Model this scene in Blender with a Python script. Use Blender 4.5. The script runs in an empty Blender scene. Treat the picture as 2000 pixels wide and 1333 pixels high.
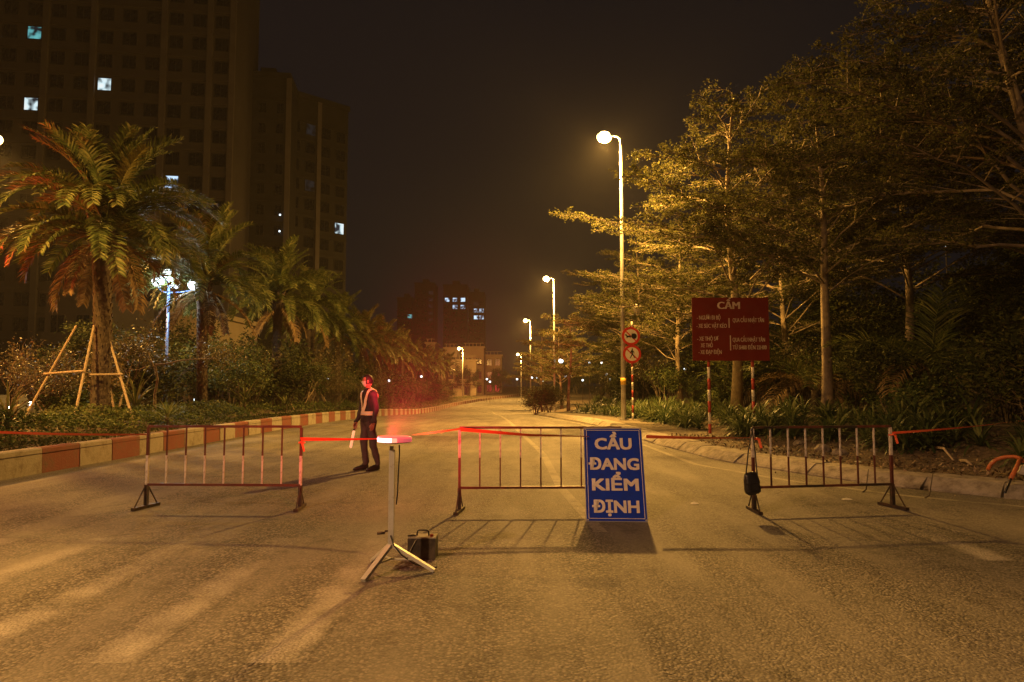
import bpy, math, random
import numpy as np
from mathutils import Vector, Matrix

C = bpy.context.scene.collection
SC = bpy.context.scene
PI = math.pi
R = math.radians

# ------------------------------------------------------------------ camera, world, exposure
CAM_H = 1.54
FPX = 1333.0
PITCH = math.atan(90.5 / FPX)
cd = bpy.data.cameras.new('camera')
cd.sensor_width = 36.0
cd.lens = 24.0
cd.clip_end = 4000
cam = bpy.data.objects.new('camera', cd)
C.objects.link(cam)
cam.location = (0, 0, CAM_H)
cam.rotation_euler = (PI / 2 + PITCH, 0, 0)
SC.camera = cam

world = bpy.data.worlds.new('World')
SC.world = world
world.use_nodes = True
bg = world.node_tree.nodes['Background']
bg.inputs[0].default_value = (0.0042, 0.0044, 0.0062, 1)   # night sky over a city
bg.inputs[1].default_value = 1.0
SC.view_settings.view_transform = 'Standard'
SC.view_settings.look = 'None'
SC.view_settings.exposure = -0.18
SC.view_settings.gamma = 1.0
SC.cycles.use_denoising = True
SC.cycles.max_bounces = 5
SC.cycles.diffuse_bounces = 2
SC.cycles.glossy_bounces = 2
SC.cycles.transmission_bounces = 3
SC.cycles.volume_bounces = 0
SC.cycles.sample_clamp_indirect = 3.0

SODIUM = (1.0, 0.50, 0.095)
WHITE_L = (0.75, 0.92, 1.0)
RED_L = (1.0, 0.03, 0.05)
P_SODIUM = 15000.0
P_LEFT = 11000.0
P_BACK = 5600.0
P_BEACON = 800.0
P_FLARE_SPOT = 110000.0  # power of the added red spot that stands in for lens flare
BACK_L = (1.0, 0.52, 0.24)
HAZE_DENSITY = 0.00033


def ray(px, py):
    u = (px - 1000.0) / FPX
    v = -(py - 666.5) / FPX
    return (u, math.cos(PITCH) - v * math.sin(PITCH), math.sin(PITCH) + v * math.cos(PITCH))


def at(px, py, Y):
    """the point at depth Y (metres along the road) seen at a place in the photograph"""
    d = ray(px, py)
    k = Y / d[1]
    return (d[0] * k, Y, CAM_H + d[2] * k)


def onground(px, py, z=0.0):
    d = ray(px, py)
    k = (z - CAM_H) / d[2]
    return (d[0] * k, d[1] * k)


# ------------------------------------------------------------------ tagging
def tag(o, label=None, cat=None, group=None, kind=None):
    if label: o['label'] = label
    if cat: o['category'] = cat
    if group: o['group'] = group
    if kind: o['kind'] = kind
    return o


def empty(name, loc=(0, 0, 0), rz=0.0, parent=None):
    o = bpy.data.objects.new(name, None)
    C.objects.link(o)
    o.location = loc
    o.rotation_euler = (0, 0, rz)
    o.parent = parent
    return o


def copy_tree(o, parent=None):
    c = o.copy()
    C.objects.link(c)
    c.parent = parent
    for ch in list(o.children):
        copy_tree(ch, c)
    return c


def link(name, me, parent=None, loc=None, rot=None, kind=None, scale=None):
    o = bpy.data.objects.new(name, me)
    C.objects.link(o)
    o.parent = parent
    if loc is not None: o.location = loc
    if rot is not None: o.rotation_euler = rot
    if scale is not None: o.scale = scale
    if kind: o['kind'] = kind
    return o


ORD = ['first', 'second', 'third', 'fourth', 'fifth', 'sixth', 'seventh', 'eighth', 'ninth', 'tenth', 'eleventh',
       'twelfth', 'thirteenth', 'fourteenth', 'fifteenth', 'sixteenth', 'seventeenth', 'eighteenth']


# ------------------------------------------------------------------ mesh builder
class MB:
    def __init__(self):
        self.v = []
        self.f = []
        self.m = []

    def quadlist(self, V, F, mat=0):
        n = len(self.v)
        self.v.extend([tuple(p) for p in V])
        for q in F:
            self.f.append(tuple(i + n for i in q))
            self.m.append(mat)
        return self

    def box(self, c, s, rz=0.0, mat=0, rot=None):
        x, y, z = s[0] / 2, s[1] / 2, s[2] / 2
        P = [(-x, -y, -z), (x, -y, -z), (x, y, -z), (-x, y, -z), (-x, -y, z), (x, -y, z), (x, y, z), (-x, y, z)]
        M = rot if rot is not None else Matrix.Rotation(rz, 3, 'Z')
        V = [tuple(M @ Vector(p) + Vector(c)) for p in P]
        return self.quadlist(V, [(3, 2, 1, 0), (4, 5, 6, 7), (0, 1, 5, 4), (1, 2, 6, 5), (2, 3, 7, 6), (3, 0, 4, 7)], mat)

    def bar(self, a, b, w, h=None, mat=0):
        """square bar from a to b"""
        h = h or w
        a = Vector(a); b = Vector(b)
        d = b - a
        q = d.to_track_quat('Z', 'Y').to_matrix()
        return self.box(tuple((a + b) / 2), (w, h, d.length), mat=mat, rot=q)

    def tube(self, pts, rad, k=8, mat=0, cap=True, flat=1.0):
        P = np.asarray(pts, float)
        n = len(P)
        r = np.full(n, rad, float) if np.isscalar(rad) else np.asarray(rad, float)
        T = np.gradient(P, axis=0)
        T /= np.linalg.norm(T, axis=1)[:, None] + 1e-9
        ref = np.array([0, 0, 1.0]) if abs(T[:, 2]).mean() < 0.9 else np.array([1.0, 0, 0])
        U = np.cross(T, ref)
        U /= np.linalg.norm(U, axis=1)[:, None] + 1e-9
        W = np.cross(U, T)
        a = np.arange(k) * 2 * PI / k
        ring = P[:, None, :] + r[:, None, None] * (np.cos(a)[None, :, None] * U[:, None, :] + flat * np.sin(a)[None, :, None] * W[:, None, :])
        base = len(self.v)
        self.v.extend(map(tuple, ring.reshape(-1, 3)))
        for i in range(n - 1):
            for j in range(k):
                j2 = (j + 1) % k
                self.f.append((base + i * k + j, base + i * k + j2, base + (i + 1) * k + j2, base + (i + 1) * k + j))
                self.m.append(mat)
        if cap:
            self.f.append(tuple(base + j for j in range(k))[::-1]); self.m.append(mat)
            self.f.append(tuple(base + (n - 1) * k + j for j in range(k))); self.m.append(mat)
        return self

    def lathe(self, prof, c=(0, 0, 0), k=16, mat=0, M=None):
        base = len(self.v)
        for (r, z) in prof:
            for j in range(k):
                a = 2 * PI * j / k
                p = Vector((r * math.cos(a), r * math.sin(a), z))
                if M is not None: p = M @ p
                self.v.append((p.x + c[0], p.y + c[1], p.z + c[2]))
        n = len(prof)
        for i in range(n - 1):
            for j in range(k):
                j2 = (j + 1) % k
                self.f.append((base + i * k + j, base + i * k + j2, base + (i + 1) * k + j2, base + (i + 1) * k + j))
                self.m.append(mat)
        self.f.append(tuple(base + j for j in range(k))[::-1]); self.m.append(mat)
        self.f.append(tuple(base + (n - 1) * k + j for j in range(k))); self.m.append(mat)
        return self

    def sphere(self, c, r, k=14, n=9, mat=0):
        prof = [(max(1e-4, math.sin(PI * i / n)), -math.cos(PI * i / n)) for i in range(n + 1)]
        rr = r if hasattr(r, '__len__') else (r, r, r)
        return self.lathe(prof, c, k, mat, Matrix.Diagonal(Vector(rr)))

    def prism(self, poly, y0, y1, mat=0):
        """outline in XZ extruded along Y"""
        n = len(poly)
        V = [(p[0], y0, p[1]) for p in poly] + [(p[0], y1, p[1]) for p in poly]
        F = [tuple(range(n)), tuple(range(2 * n - 1, n - 1, -1))]
        for i in range(n):
            j = (i + 1) % n
            F.append((i + n, j + n, j, i))
        return self.quadlist(V, F, mat)

    def mesh(self, name, mats, smooth=False):
        me = bpy.data.meshes.new(name)
        me.from_pydata(self.v, [], self.f)
        for m in (mats if isinstance(mats, (list, tuple)) else [mats]):
            me.materials.append(m)
        if max(self.m, default=0) > 0:
            me.polygons.foreach_set('material_index', self.m)
        if smooth:
            me.polygons.foreach_set('use_smooth', [True] * len(self.f))
        me.update()
        return me

    def build(self, name, mats, parent=None, smooth=False, kind=None, loc=None, rot=None):
        return link(name, self.mesh(name, mats, smooth), parent, loc, rot, kind)


def np_mesh(name, V, Q, mats, mi=None, smooth=False):
    me = bpy.data.meshes.new(name)
    V = np.asarray(V, np.float32); Q = np.asarray(Q, np.int32)
    me.vertices.add(len(V)); me.vertices.foreach_set('co', V.ravel())
    k = Q.shape[1]
    me.loops.add(Q.size); me.loops.foreach_set('vertex_index', Q.ravel())
    me.polygons.add(len(Q)); me.polygons.foreach_set('loop_start', np.arange(0, Q.size, k, dtype=np.int32))
    for m in (mats if isinstance(mats, (list, tuple)) else [mats]):
        me.materials.append(m)
    if mi is not None: me.polygons.foreach_set('material_index', np.asarray(mi, np.int32))
    if smooth: me.polygons.foreach_set('use_smooth', np.ones(len(Q), bool))
    me.update(calc_edges=True)
    return me


def leaf_arrays(P, size, rng, aspect=0.45, up=0.3, droop=0.0):
    """one pointed leaf (a rhombic quad) at each point"""
    P = np.asarray(P, float); n = len(P)
    a = rng.normal(size=(n, 3)); a[:, 2] = a[:, 2] * 0.6 - droop
    a /= np.linalg.norm(a, axis=1)[:, None]
    t = rng.normal(size=(n, 3)); t[:, 2] += up * 3
    b = np.cross(a, t); b /= np.linalg.norm(b, axis=1)[:, None] + 1e-9
    s = size * rng.uniform(0.6, 1.3, n)[:, None]
    V = np.stack([P, P + a * s * 0.45 + b * s * aspect * 0.5, P + a * s, P + a * s * 0.45 - b * s * aspect * 0.5], 1).reshape(-1, 3)
    return V, np.arange(4 * n).reshape(-1, 4)


# ------------------------------------------------------------------ materials
def nodes_of(m):
    m.use_nodes = True
    nt = m.node_tree
    return nt, nt.nodes, nt.links, nt.nodes['Principled BSDF']


def ramp(N, stops):
    r = N.new('ShaderNodeValToRGB')
    e = r.color_ramp.elements
    while len(e) < len(stops): e.new(0.5)
    for i, (p, c) in enumerate(stops):
        e[i].position = p
        e[i].color = (*c, 1) if len(c) == 3 else c
    return r


def mixc(N, L, fac, a, b, mode='MIX'):
    x = N.new('ShaderNodeMix'); x.data_type = 'RGBA'; x.blend_type = mode
    for s, i in ((fac, 0), (a, 6), (b, 7)):
        if hasattr(s, 'is_output'): L.new(s, x.inputs[i])
        else: x.inputs[i].default_value = s if i == 0 else (*s[:3], 1)
    return x.outputs[2]


def noise(N, L, scale, detail=4, vec=None, rough=0.55):
    n = N.new('ShaderNodeTexNoise')
    n.inputs['Scale'].default_value = scale; n.inputs['Detail'].default_value = detail; n.inputs['Roughness'].default_value = rough
    if vec is not None: L.new(vec, n.inputs['Vector'])
    return n.outputs[0]


def rough_mat(name, c1, c2, scale=8.0, rough=0.7, metal=0.0, bump=0.0, bscale=None, dirt=None, dirt_scale=3.0, dirt_amt=(0.45, 0.7), spec=0.5, world_space=False):
    m = bpy.data.materials.new(name)
    nt, N, L, B = nodes_of(m)
    vec = None
    tc = N.new('ShaderNodeNewGeometry') if world_space else N.new('ShaderNodeTexCoord')
    vec = tc.outputs['Position' if world_space else 'Object']
    r = ramp(N, [(0.3, c1), (0.7, c2)])
    L.new(noise(N, L, scale, 5, vec), r.inputs[0])
    col = r.outputs[0]
    if dirt:
        dr = ramp(N, [(dirt_amt[0], (0, 0, 0)), (dirt_amt[1], (1, 1, 1))])
        L.new(noise(N, L, dirt_scale, 8, vec, 0.7), dr.inputs[0])
        col = mixc(N, L, dr.outputs[0], col, dirt)
    L.new(col, B.inputs['Base Color'])
    B.inputs['Roughness'].default_value = rough
    B.inputs['Metallic'].default_value = metal
    B.inputs['Specular IOR Level'].default_value = spec
    if bump:
        bp = N.new('ShaderNodeBump'); bp.inputs['Strength'].default_value = bump; bp.inputs['Distance'].default_value = 0.02
        L.new(noise(N, L, bscale or scale * 3, 6, vec), bp.inputs['Height'])
        L.new(bp.outputs[0], B.inputs['Normal'])
    return m


def leaf_mat(name, c1, c2, c3=None, scale=1.3, rough=0.45, trans=0.3, spec=0.4):
    m = bpy.data.materials.new(name)
    nt, N, L, B = nodes_of(m)
    g = N.new('ShaderNodeNewGeometry'); oi = N.new('ShaderNodeObjectInfo')
    stops = [(0.3, c1), (0.7, c2)] if c3 is None else [(0.25, c1), (0.55, c2), (0.8, c3)]
    r = ramp(N, stops)
    ad = N.new('ShaderNodeMath'); ad.operation = 'MULTIPLY_ADD'
    L.new(g.outputs['Random Per Island'], ad.inputs[0]); ad.inputs[1].default_value = 0.55
    n = noise(N, L, scale, 3, g.outputs['Position'])
    sc = N.new('ShaderNodeMath'); sc.operation = 'MULTIPLY_ADD'; L.new(n, sc.inputs[0]); sc.inputs[1].default_value = 0.9
    sc.inputs[2].default_value = -0.22
    L.new(sc.outputs[0], ad.inputs[2])
    L.new(ad.outputs[0], r.inputs[0])
    L.new(r.outputs[0], B.inputs['Base Color'])
    B.inputs['Roughness'].default_value = rough
    B.inputs['Specular IOR Level'].default_value = spec
    if trans:
        t = N.new('ShaderNodeBsdfTranslucent'); L.new(r.outputs[0], t.inputs[0])
        mx = N.new('ShaderNodeMixShader'); mx.inputs[0].default_value = trans
        L.new(B.outputs[0], mx.inputs[1]); L.new(t.outputs[0], mx.inputs[2])
        L.new(mx.outputs[0], N['Material Output'].inputs['Surface'])
    return m


def emit_mat(name, col, strength, vary=None):
    m = bpy.data.materials.new(name)
    nt, N, L, B = nodes_of(m)
    B.inputs['Base Color'].default_value = (*col, 1)
    B.inputs['Emission Color'].default_value = (*col, 1)
    B.inputs['Emission Strength'].default_value = strength
    if vary:
        B.inputs['Base Color'].default_value = (.012, .013, .015, 1)
        tc = N.new('ShaderNodeTexCoord')
        oi = N.new('ShaderNodeObjectInfo'); va = N.new('ShaderNodeVectorMath'); va.operation = 'ADD'
        cx_ = N.new('ShaderNodeCombineXYZ'); sc_ = N.new('ShaderNodeMath'); sc_.operation = 'MULTIPLY'; sc_.inputs[1].default_value = 40.0
        L.new(oi.outputs['Random'], sc_.inputs[0]); L.new(sc_.outputs[0], cx_.inputs[0]); L.new(cx_.outputs[0], va.inputs[1]); L.new(tc.outputs['Object'], va.inputs[0])
        r = ramp(N, [(0.38, (0.012, 0.02, 0.03)), (0.47, tuple(c * .45 for c in col)), (0.55, col), (0.75, tuple(min(1, c * 1.3) for c in col))])
        L.new(noise(N, L, vary, 1, va.outputs[0]), r.inputs[0])
        L.new(r.outputs[0], B.inputs['Emission Color'])
    m.cycles.emission_sampling = 'NONE'
    return m


def asphalt_nodes(N, L):
    g = N.new('ShaderNodeNewGeometry')
    pos = g.outputs['Position']
    vo = N.new('ShaderNodeTexVoronoi'); vo.inputs['Scale'].default_value = 52.0; L.new(pos, vo.inputs['Vector'])
    vo2 = N.new('ShaderNodeTexVoronoi'); vo2.inputs['Scale'].default_value = 150.0; L.new(pos, vo2.inputs['Vector'])
    sep = N.new('ShaderNodeSeparateColor'); L.new(vo.outputs['Color'], sep.inputs[0])
    chip = ramp(N, [(0.0, (0.07, 0.064, 0.057)), (0.3, (0.135, 0.125, 0.11)), (0.7, (0.205, 0.19, 0.167)), (1.0, (0.33, 0.305, 0.27))])
    L.new(sep.outputs[0], chip.inputs[0])
    d = ramp(N, [(0.25, (1, 1, 1)), (0.75, (0.34, 0.31, 0.28))]); L.new(vo.outputs['Distance'], d.inputs[0])
    # the distance is small in world units times scale, so use it straight as a gap mask
    col = mixc(N, L, 0.85, chip.outputs[0], d.outputs[0], 'MULTIPLY')
    # fine dust that fills the stone gaps in worn tracks
    big = noise(N, L, 0.55, 6, pos, 0.6)
    sx = N.new('ShaderNodeMapping'); sx.inputs['Scale'].default_value = (1.6, 0.22, 1.0); L.new(pos, sx.inputs['Vector'])
    streak = noise(N, L, 1.0, 5, sx.outputs[0], 0.6)
    dm = ramp(N, [(0.40, (0, 0, 0)), (0.68, (0.85, 0.85, 0.85))]); L.new(streak, dm.inputs[0])
    col = mixc(N, L, dm.outputs[0], col, (0.2, 0.185, 0.16))
    mot = ramp(N, [(0.3, (0.72, 0.72, 0.72)), (0.7, (1.18, 1.16, 1.12))]); L.new(big, mot.inputs[0])
    col = mixc(N, L, 1.0, col, mot.outputs[0], 'MULTIPLY')
    st = ramp(N, [(0.54, (1, 1, 1)), (0.68, (0.5, 0.48, 0.45))]); L.new(noise(N, L, 1.9, 7, pos, 0.7), st.inputs[0])
    col = mixc(N, L, 0.8, col, st.outputs[0], 'MULTIPLY')
    # fine cracks
    ck = N.new('ShaderNodeTexVoronoi'); ck.feature = 'DISTANCE_TO_EDGE'; ck.inputs['Scale'].default_value = 0.5
    wob = N.new('ShaderNodeVectorMath'); wob.operation = 'ADD'
    nz = N.new('ShaderNodeTexNoise'); nz.inputs['Scale'].default_value = 1.6; nz.inputs['Detail'].default_value = 6; L.new(pos, nz.inputs['Vector'])
    L.new(pos, wob.inputs[0]); L.new(nz.outputs['Color'], wob.inputs[1]); L.new(wob.outputs[0], ck.inputs['Vector'])
    cr = ramp(N, [(0.0, (0.35, 0.33, 0.3)), (0.011, (1, 1, 1))]); L.new(ck.outputs['Distance'], cr.inputs[0])
    cm = ramp(N, [(0.5, (0, 0, 0)), (0.6, (0.7, 0.7, 0.7))]); L.new(noise(N, L, 0.35, 2, pos), cm.inputs[0])
    col = mixc(N, L, cm.outputs[0], col, mixc(N, L, 1.0, col, cr.outputs[0], 'MULTIPLY'))
    bp = N.new('ShaderNodeBump'); bp.inputs['Strength'].default_value = 0.75; bp.inputs['Distance'].default_value = 0.012
    hm = N.new('ShaderNodeMath'); hm.operation = 'MULTIPLY'; L.new(d.outputs[0], hm.inputs[0])
    inv = N.new('ShaderNodeMath'); inv.operation = 'SUBTRACT'; inv.inputs[0].default_value = 1.0; L.new(dm.outputs[0], inv.inputs[1])
    L.new(inv.outputs[0], hm.inputs[1])
    L.new(hm.outputs[0], bp.inputs['Height'])
    return pos, col, bp.outputs[0]


def make_asphalt():
    m = bpy.data.materials.new('asphalt')
    nt, N, L, B = nodes_of(m)
    pos, col, nrm = asphalt_nodes(N, L)
    L.new(col, B.inputs['Base Color']); L.new(nrm, B.inputs['Normal'])
    B.inputs['Roughness'].default_value = 0.75
    B.inputs['Specular IOR Level'].default_value = 0.35
    return m


def make_road_paint(name, c, wear=(0.42, 0.6), amt=0.9, wscale=2.2, soft=False):
    m = bpy.data.materials.new(name)
    nt, N, L, B = nodes_of(m)
    pos, col, nrm = asphalt_nodes(N, L)
    w = ramp(N, [(wear[0], (0, 0, 0)), (wear[1], (amt, amt, amt))])
    L.new(noise(N, L, wscale, 9, pos, 0.68), w.inputs[0])
    fine = ramp(N, [(0.35, (0.35, 0.35, 0.35)), (0.6, (1, 1, 1))]); L.new(noise(N, L, 55, 3, pos), fine.inputs[0])
    f = mixc(N, L, 1.0, w.outputs[0], fine.outputs[0], 'MULTIPLY')
    if soft:
        tc = N.new('ShaderNodeTexCoord'); sp = N.new('ShaderNodeSeparateXYZ'); L.new(tc.outputs['Generated'], sp.inputs[0])
        wx = N.new('ShaderNodeMath'); wx.operation = 'MULTIPLY_ADD'; L.new(noise(N, L, 5, 4, pos), wx.inputs[0]); wx.inputs[1].default_value = .5; wx.inputs[2].default_value = -.25
        ad = N.new('ShaderNodeMath'); ad.operation = 'ADD'; L.new(sp.outputs[0], ad.inputs[0]); L.new(wx.outputs[0], ad.inputs[1])
        rx_ = ramp(N, [(0.02, (0, 0, 0)), (0.3, (1, 1, 1)), (0.7, (1, 1, 1)), (0.98, (0, 0, 0))]); L.new(ad.outputs[0], rx_.inputs[0])
        ry_ = ramp(N, [(0.0, (1, 1, 1)), (0.35, (.9, .9, .9)), (1.0, (.4, .4, .4))]); L.new(sp.outputs[1], ry_.inputs[0])
        f = mixc(N, L, 1.0, f, rx_.outputs[0], 'MULTIPLY'); f = mixc(N, L, 1.0, f, ry_.outputs[0], 'MULTIPLY')
    L.new(mixc(N, L, f, col, c), B.inputs['Base Color'])
    L.new(nrm, B.inputs['Normal'])
    B.inputs['Roughness'].default_value = 0.75
    B.inputs['Specular IOR Level'].default_value = 0.35
    return m


M = {}
M['asphalt'] = make_asphalt()
M['zebra_paint'] = make_road_paint('zebra_paint', (0.44, 0.41, 0.36), (0.34, 0.6), 0.85, 1.5, soft=True)
M['line_paint'] = make_road_paint('line_paint', (0.42, 0.39, 0.31), (0.36, 0.56), 0.75, 2.0)
M['soil'] = rough_mat('soil', (0.05, 0.036, 0.024), (0.12, 0.085, 0.055), 3.0, 0.95, bump=0.9, bscale=22, dirt=(0.2, 0.15, 0.1), dirt_scale=9, world_space=True)
M['sand_path'] = rough_mat('sand_path', (0.13, 0.11, 0.083), (0.22, 0.19, 0.145), 2.2, 0.95, bump=0.6, bscale=40, dirt=(0.09, 0.07, 0.05), dirt_scale=3, world_space=True)
M['kerb_concrete'] = rough_mat('kerb_concrete', (0.28, 0.25, 0.205), (0.4, 0.36, 0.3), 4, 0.9, bump=0.5, bscale=30, dirt=(0.1, 0.08, 0.06), dirt_scale=5, world_space=True)
M['kerb_red'] = rough_mat('kerb_red', (0.15, 0.036, 0.025), (0.22, 0.052, 0.034), 3, 0.8, bump=0.5, bscale=25, dirt=(0.1, 0.06, 0.04), dirt_scale=3, world_space=True)
M['kerb_white'] = rough_mat('kerb_white', (0.26, 0.235, 0.19), (0.36, 0.33, 0.28), 3, 0.8, bump=0.5, bscale=25, dirt=(0.14, 0.105, 0.07), dirt_scale=3, world_space=True)
M['palm_leaf'] = leaf_mat('palm_leaf', (0.04, 0.058, 0.016), (0.1, 0.125, 0.036), (0.24, 0.24, 0.09), rough=0.5, trans=0.25, spec=0.25)
M['palm_yellow'] = leaf_mat('palm_yellow', (0.16, 0.15, 0.03), (0.26, 0.23, 0.06), trans=0.3)
M['palm_dead'] = leaf_mat('palm_dead', (0.12, 0.075, 0.035), (0.22, 0.15, 0.07), rough=0.8, trans=0.2)
M['bark_palm'] = rough_mat('bark_palm', (0.045, 0.032, 0.021), (0.1, 0.075, 0.05), 7, 0.95, bump=0.9, bscale=18)
M['bark'] = rough_mat('bark', (0.17, 0.13, 0.085), (0.32, 0.255, 0.175), 6, 0.9, bump=0.6, bscale=18)
M['bark_dark'] = rough_mat('bark_dark', (0.06, 0.045, 0.03), (0.13, 0.1, 0.07), 6, 0.9, bump=0.6, bscale=18)
M['leaf_small'] = leaf_mat('leaf_small', (0.052, 0.055, 0.017), (0.095, 0.097, 0.031), (0.155, 0.145, 0.05), rough=0.75, trans=0.4, spec=0.12)
M['leaf_dark'] = leaf_mat('leaf_dark', (0.02, 0.028, 0.01), (0.05, 0.06, 0.02), (0.085, 0.085, 0.03), rough=0.7, trans=0.2, spec=0.12)
M['leaf_shrub'] = leaf_mat('leaf_shrub', (0.035, 0.058, 0.018), (0.08, 0.112, 0.034), (0.16, 0.17, 0.06), rough=0.6, trans=0.2, spec=0.2)
M['leaf_dry'] = leaf_mat('leaf_dry', (0.05, 0.045, 0.02), (0.1, 0.085, 0.035), (0.17, 0.13, 0.06), trans=0.3)
M['leaf_strap'] = leaf_mat('leaf_strap', (0.035, 0.06, 0.02), (0.08, 0.112, 0.04), (0.17, 0.19, 0.075), rough=0.45, trans=0.25, spec=.3)
M['litter'] = leaf_mat('litter', (0.08, 0.05, 0.03), (0.2, 0.14, 0.08), (0.38, 0.29, 0.18), rough=0.8, trans=0.0)
M['galv'] = rough_mat('galv', (0.34, 0.34, 0.33), (0.5, 0.5, 0.48), 5, 0.5, 0.35, dirt=(0.2, 0.17, 0.13), dirt_scale=2.5)
M['blue_pole'] = rough_mat('blue_pole', (0.05, 0.09, 0.22), (0.09, 0.15, 0.32), 5, 0.35)
M['dark_metal'] = rough_mat('dark_metal', (0.025, 0.02, 0.018), (0.06, 0.045, 0.035), 9, 0.5, 0.3, dirt=(0.12, 0.06, 0.03), dirt_scale=12)
M['paint_red'] = rough_mat('paint_red', (0.30, 0.03, 0.02), (0.42, 0.045, 0.03), 7, 0.42, dirt=(0.12, 0.04, 0.025), dirt_scale=11, dirt_amt=(0.55, 0.72))
M['paint_white'] = rough_mat('paint_white', (0.56, 0.52, 0.45), (0.7, 0.66, 0.58), 7, 0.5, dirt=(0.18, 0.11, 0.07), dirt_scale=13, dirt_amt=(0.48, 0.68))
M['rail_brown'] = rough_mat('rail_brown', (0.09, 0.03, 0.02), (0.17, 0.05, 0.03), 9, 0.45, dirt=(0.06, 0.03, 0.02), dirt_scale=14)
M['bar_red'] = rough_mat('bar_red', (0.075, 0.019, 0.013), (0.12, 0.026, 0.017), 7, 0.45, dirt=(0.08, 0.03, 0.02), dirt_scale=11, dirt_amt=(0.5, 0.72))
M['tape'] = rough_mat('tape', (0.75, 0.09, 0.03), (0.85, 0.16, 0.06), 3, 0.4)
M['sign_blue'] = rough_mat('sign_blue', (0.006, 0.032, 0.42), (0.01, 0.05, 0.55), 4, 0.6, bump=0.2, bscale=5, dirt=(0.012, 0.03, 0.26), dirt_scale=4, spec=0.12)
M['sign_letter'] = rough_mat('sign_letter', (0.6, 0.54, 0.48), (0.8, 0.74, 0.68), 4, 0.5, dirt=(0.5, 0.42, 0.36), dirt_scale=9, dirt_amt=(.5, .75))
M['sign_back'] = rough_mat('sign_back', (0.3, 0.3, 0.3), (0.4, 0.4, 0.4), 6, 0.6)
M['board_red'] = rough_mat('board_red', (0.11, 0.009, 0.006), (0.15, 0.014, 0.008), 2.5, 0.6, dirt=(0.12, 0.02, 0.012), dirt_scale=5, spec=.2)
M['board_letter'] = rough_mat('board_letter', (0.34, 0.26, 0.2), (0.6, 0.5, 0.42), 3.5, 0.6)
M['disc_red'] = rough_mat('disc_red', (0.6, 0.03, 0.02), (0.7, 0.05, 0.03), 3, 0.35)
M['disc_white'] = rough_mat('disc_white', (0.8, 0.75, 0.64), (0.9, 0.86, 0.76), 3, 0.35)
M['black'] = rough_mat('black', (0.008, 0.008, 0.008), (0.02, 0.018, 0.016), 8, 0.45)
M['rubber'] = rough_mat('rubber', (0.012, 0.012, 0.012), (0.03, 0.028, 0.025), 12, 0.6)
M['leather'] = rough_mat('leather', (0.012, 0.012, 0.014), (0.025, 0.024, 0.025), 10, 0.35, bump=0.3, bscale=30)
M['stand_paint'] = rough_mat('stand_paint', (0.42, 0.42, 0.37), (0.58, 0.58, 0.52), 5, 0.45, dirt=(0.25, 0.2, 0.14), dirt_scale=14, dirt_amt=(0.55, 0.75))
M['battery_case'] = rough_mat('battery_case', (0.02, 0.018, 0.016), (0.05, 0.042, 0.035), 6, 0.5, dirt=(0.11, 0.09, 0.06), dirt_scale=7)
M['battery_lid'] = rough_mat('battery_lid', (0.2, 0.2, 0.15), (0.3, 0.3, 0.24), 6, 0.5)
M['skin'] = rough_mat('skin', (0.36, 0.2, 0.13), (0.45, 0.26, 0.17), 6, 0.55)
M['jacket'] = rough_mat('jacket', (0.016, 0.014, 0.018), (0.04, 0.034, 0.04), 9, 0.8, bump=0.6, bscale=9)
M['trousers'] = rough_mat('trousers', (0.045, 0.038, 0.04), (0.085, 0.07, 0.072), 9, 0.85, bump=0.6, bscale=9)
M['shoe'] = rough_mat('shoe', (0.01, 0.01, 0.01), (0.03, 0.025, 0.02), 9, 0.5)
M['hair'] = rough_mat('hair', (0.006, 0.005, 0.005), (0.015, 0.012, 0.01), 20, 0.6)
M['mask'] = rough_mat('mask', (0.7, 0.7, 0.68), (0.8, 0.8, 0.78), 8, 0.8)
M['vest_band'] = rough_mat('vest_band', (0.88, 0.74, 0.4), (0.95, 0.86, 0.55), 10, 0.35)
M['vest_strip'] = rough_mat('vest_strip', (0.8, 0.78, 0.72), (0.9, 0.88, 0.84), 14, 0.3)
M['tower_wall'] = rough_mat('tower_wall', (0.07, 0.062, 0.06), (0.1, 0.09, 0.085), 0.4, 0.85, dirt=(0.055, 0.05, 0.048), dirt_scale=0.2)
M['tower_wall_dark'] = rough_mat('tower_wall_dark', (0.022, 0.021, 0.021), (0.036, 0.034, 0.034), 0.4, 0.85)
M['tower_pier'] = rough_mat('tower_pier', (0.11, 0.098, 0.092), (0.15, 0.135, 0.125), 0.4, 0.85)
M['glass_dark'] = rough_mat('glass_dark', (0.008, 0.009, 0.01), (0.02, 0.02, 0.022), 1, 0.15)
M['villa_wall'] = rough_mat('villa_wall', (0.3, 0.25, 0.17), (0.38, 0.32, 0.22), 0.6, 0.85, dirt=(0.34, 0.28, 0.2), dirt_scale=0.8)
M['villa_roof'] = rough_mat('villa_roof', (0.16, 0.08, 0.06), (0.22, 0.12, 0.09), 1.5, 0.8)
M['win_white'] = emit_mat('win_white', (0.72, 0.93, 1.0), 1.1, vary=.75)
M['win_teal'] = emit_mat('win_teal', (0.2, 0.75, 0.8), 0.55, vary=1.0)
M['win_blue'] = emit_mat('win_blue', (0.55, 0.75, 1.0), 1.3, vary=0.5)
M['win_dim'] = emit_mat('win_dim', (0.5, 0.6, 0.75), 0.016, vary=0.8)
M['lens_sodium'] = emit_mat('lens_sodium', (1.0, 0.70, 0.25), 14)
M['globe_white'] = emit_mat('globe_white', (0.75, 0.92, 1.0), 5.0)
M['globe_small'] = emit_mat('globe_small', (0.78, 0.92, 1.0), 2.5)
M['globe_off'] = rough_mat('globe_off', (0.5, 0.47, 0.4), (0.6, 0.57, 0.5), 5, 0.25)
M['led_hot'] = emit_mat('led_hot', (1.0, 0.42, 0.40), 4.0)
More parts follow.
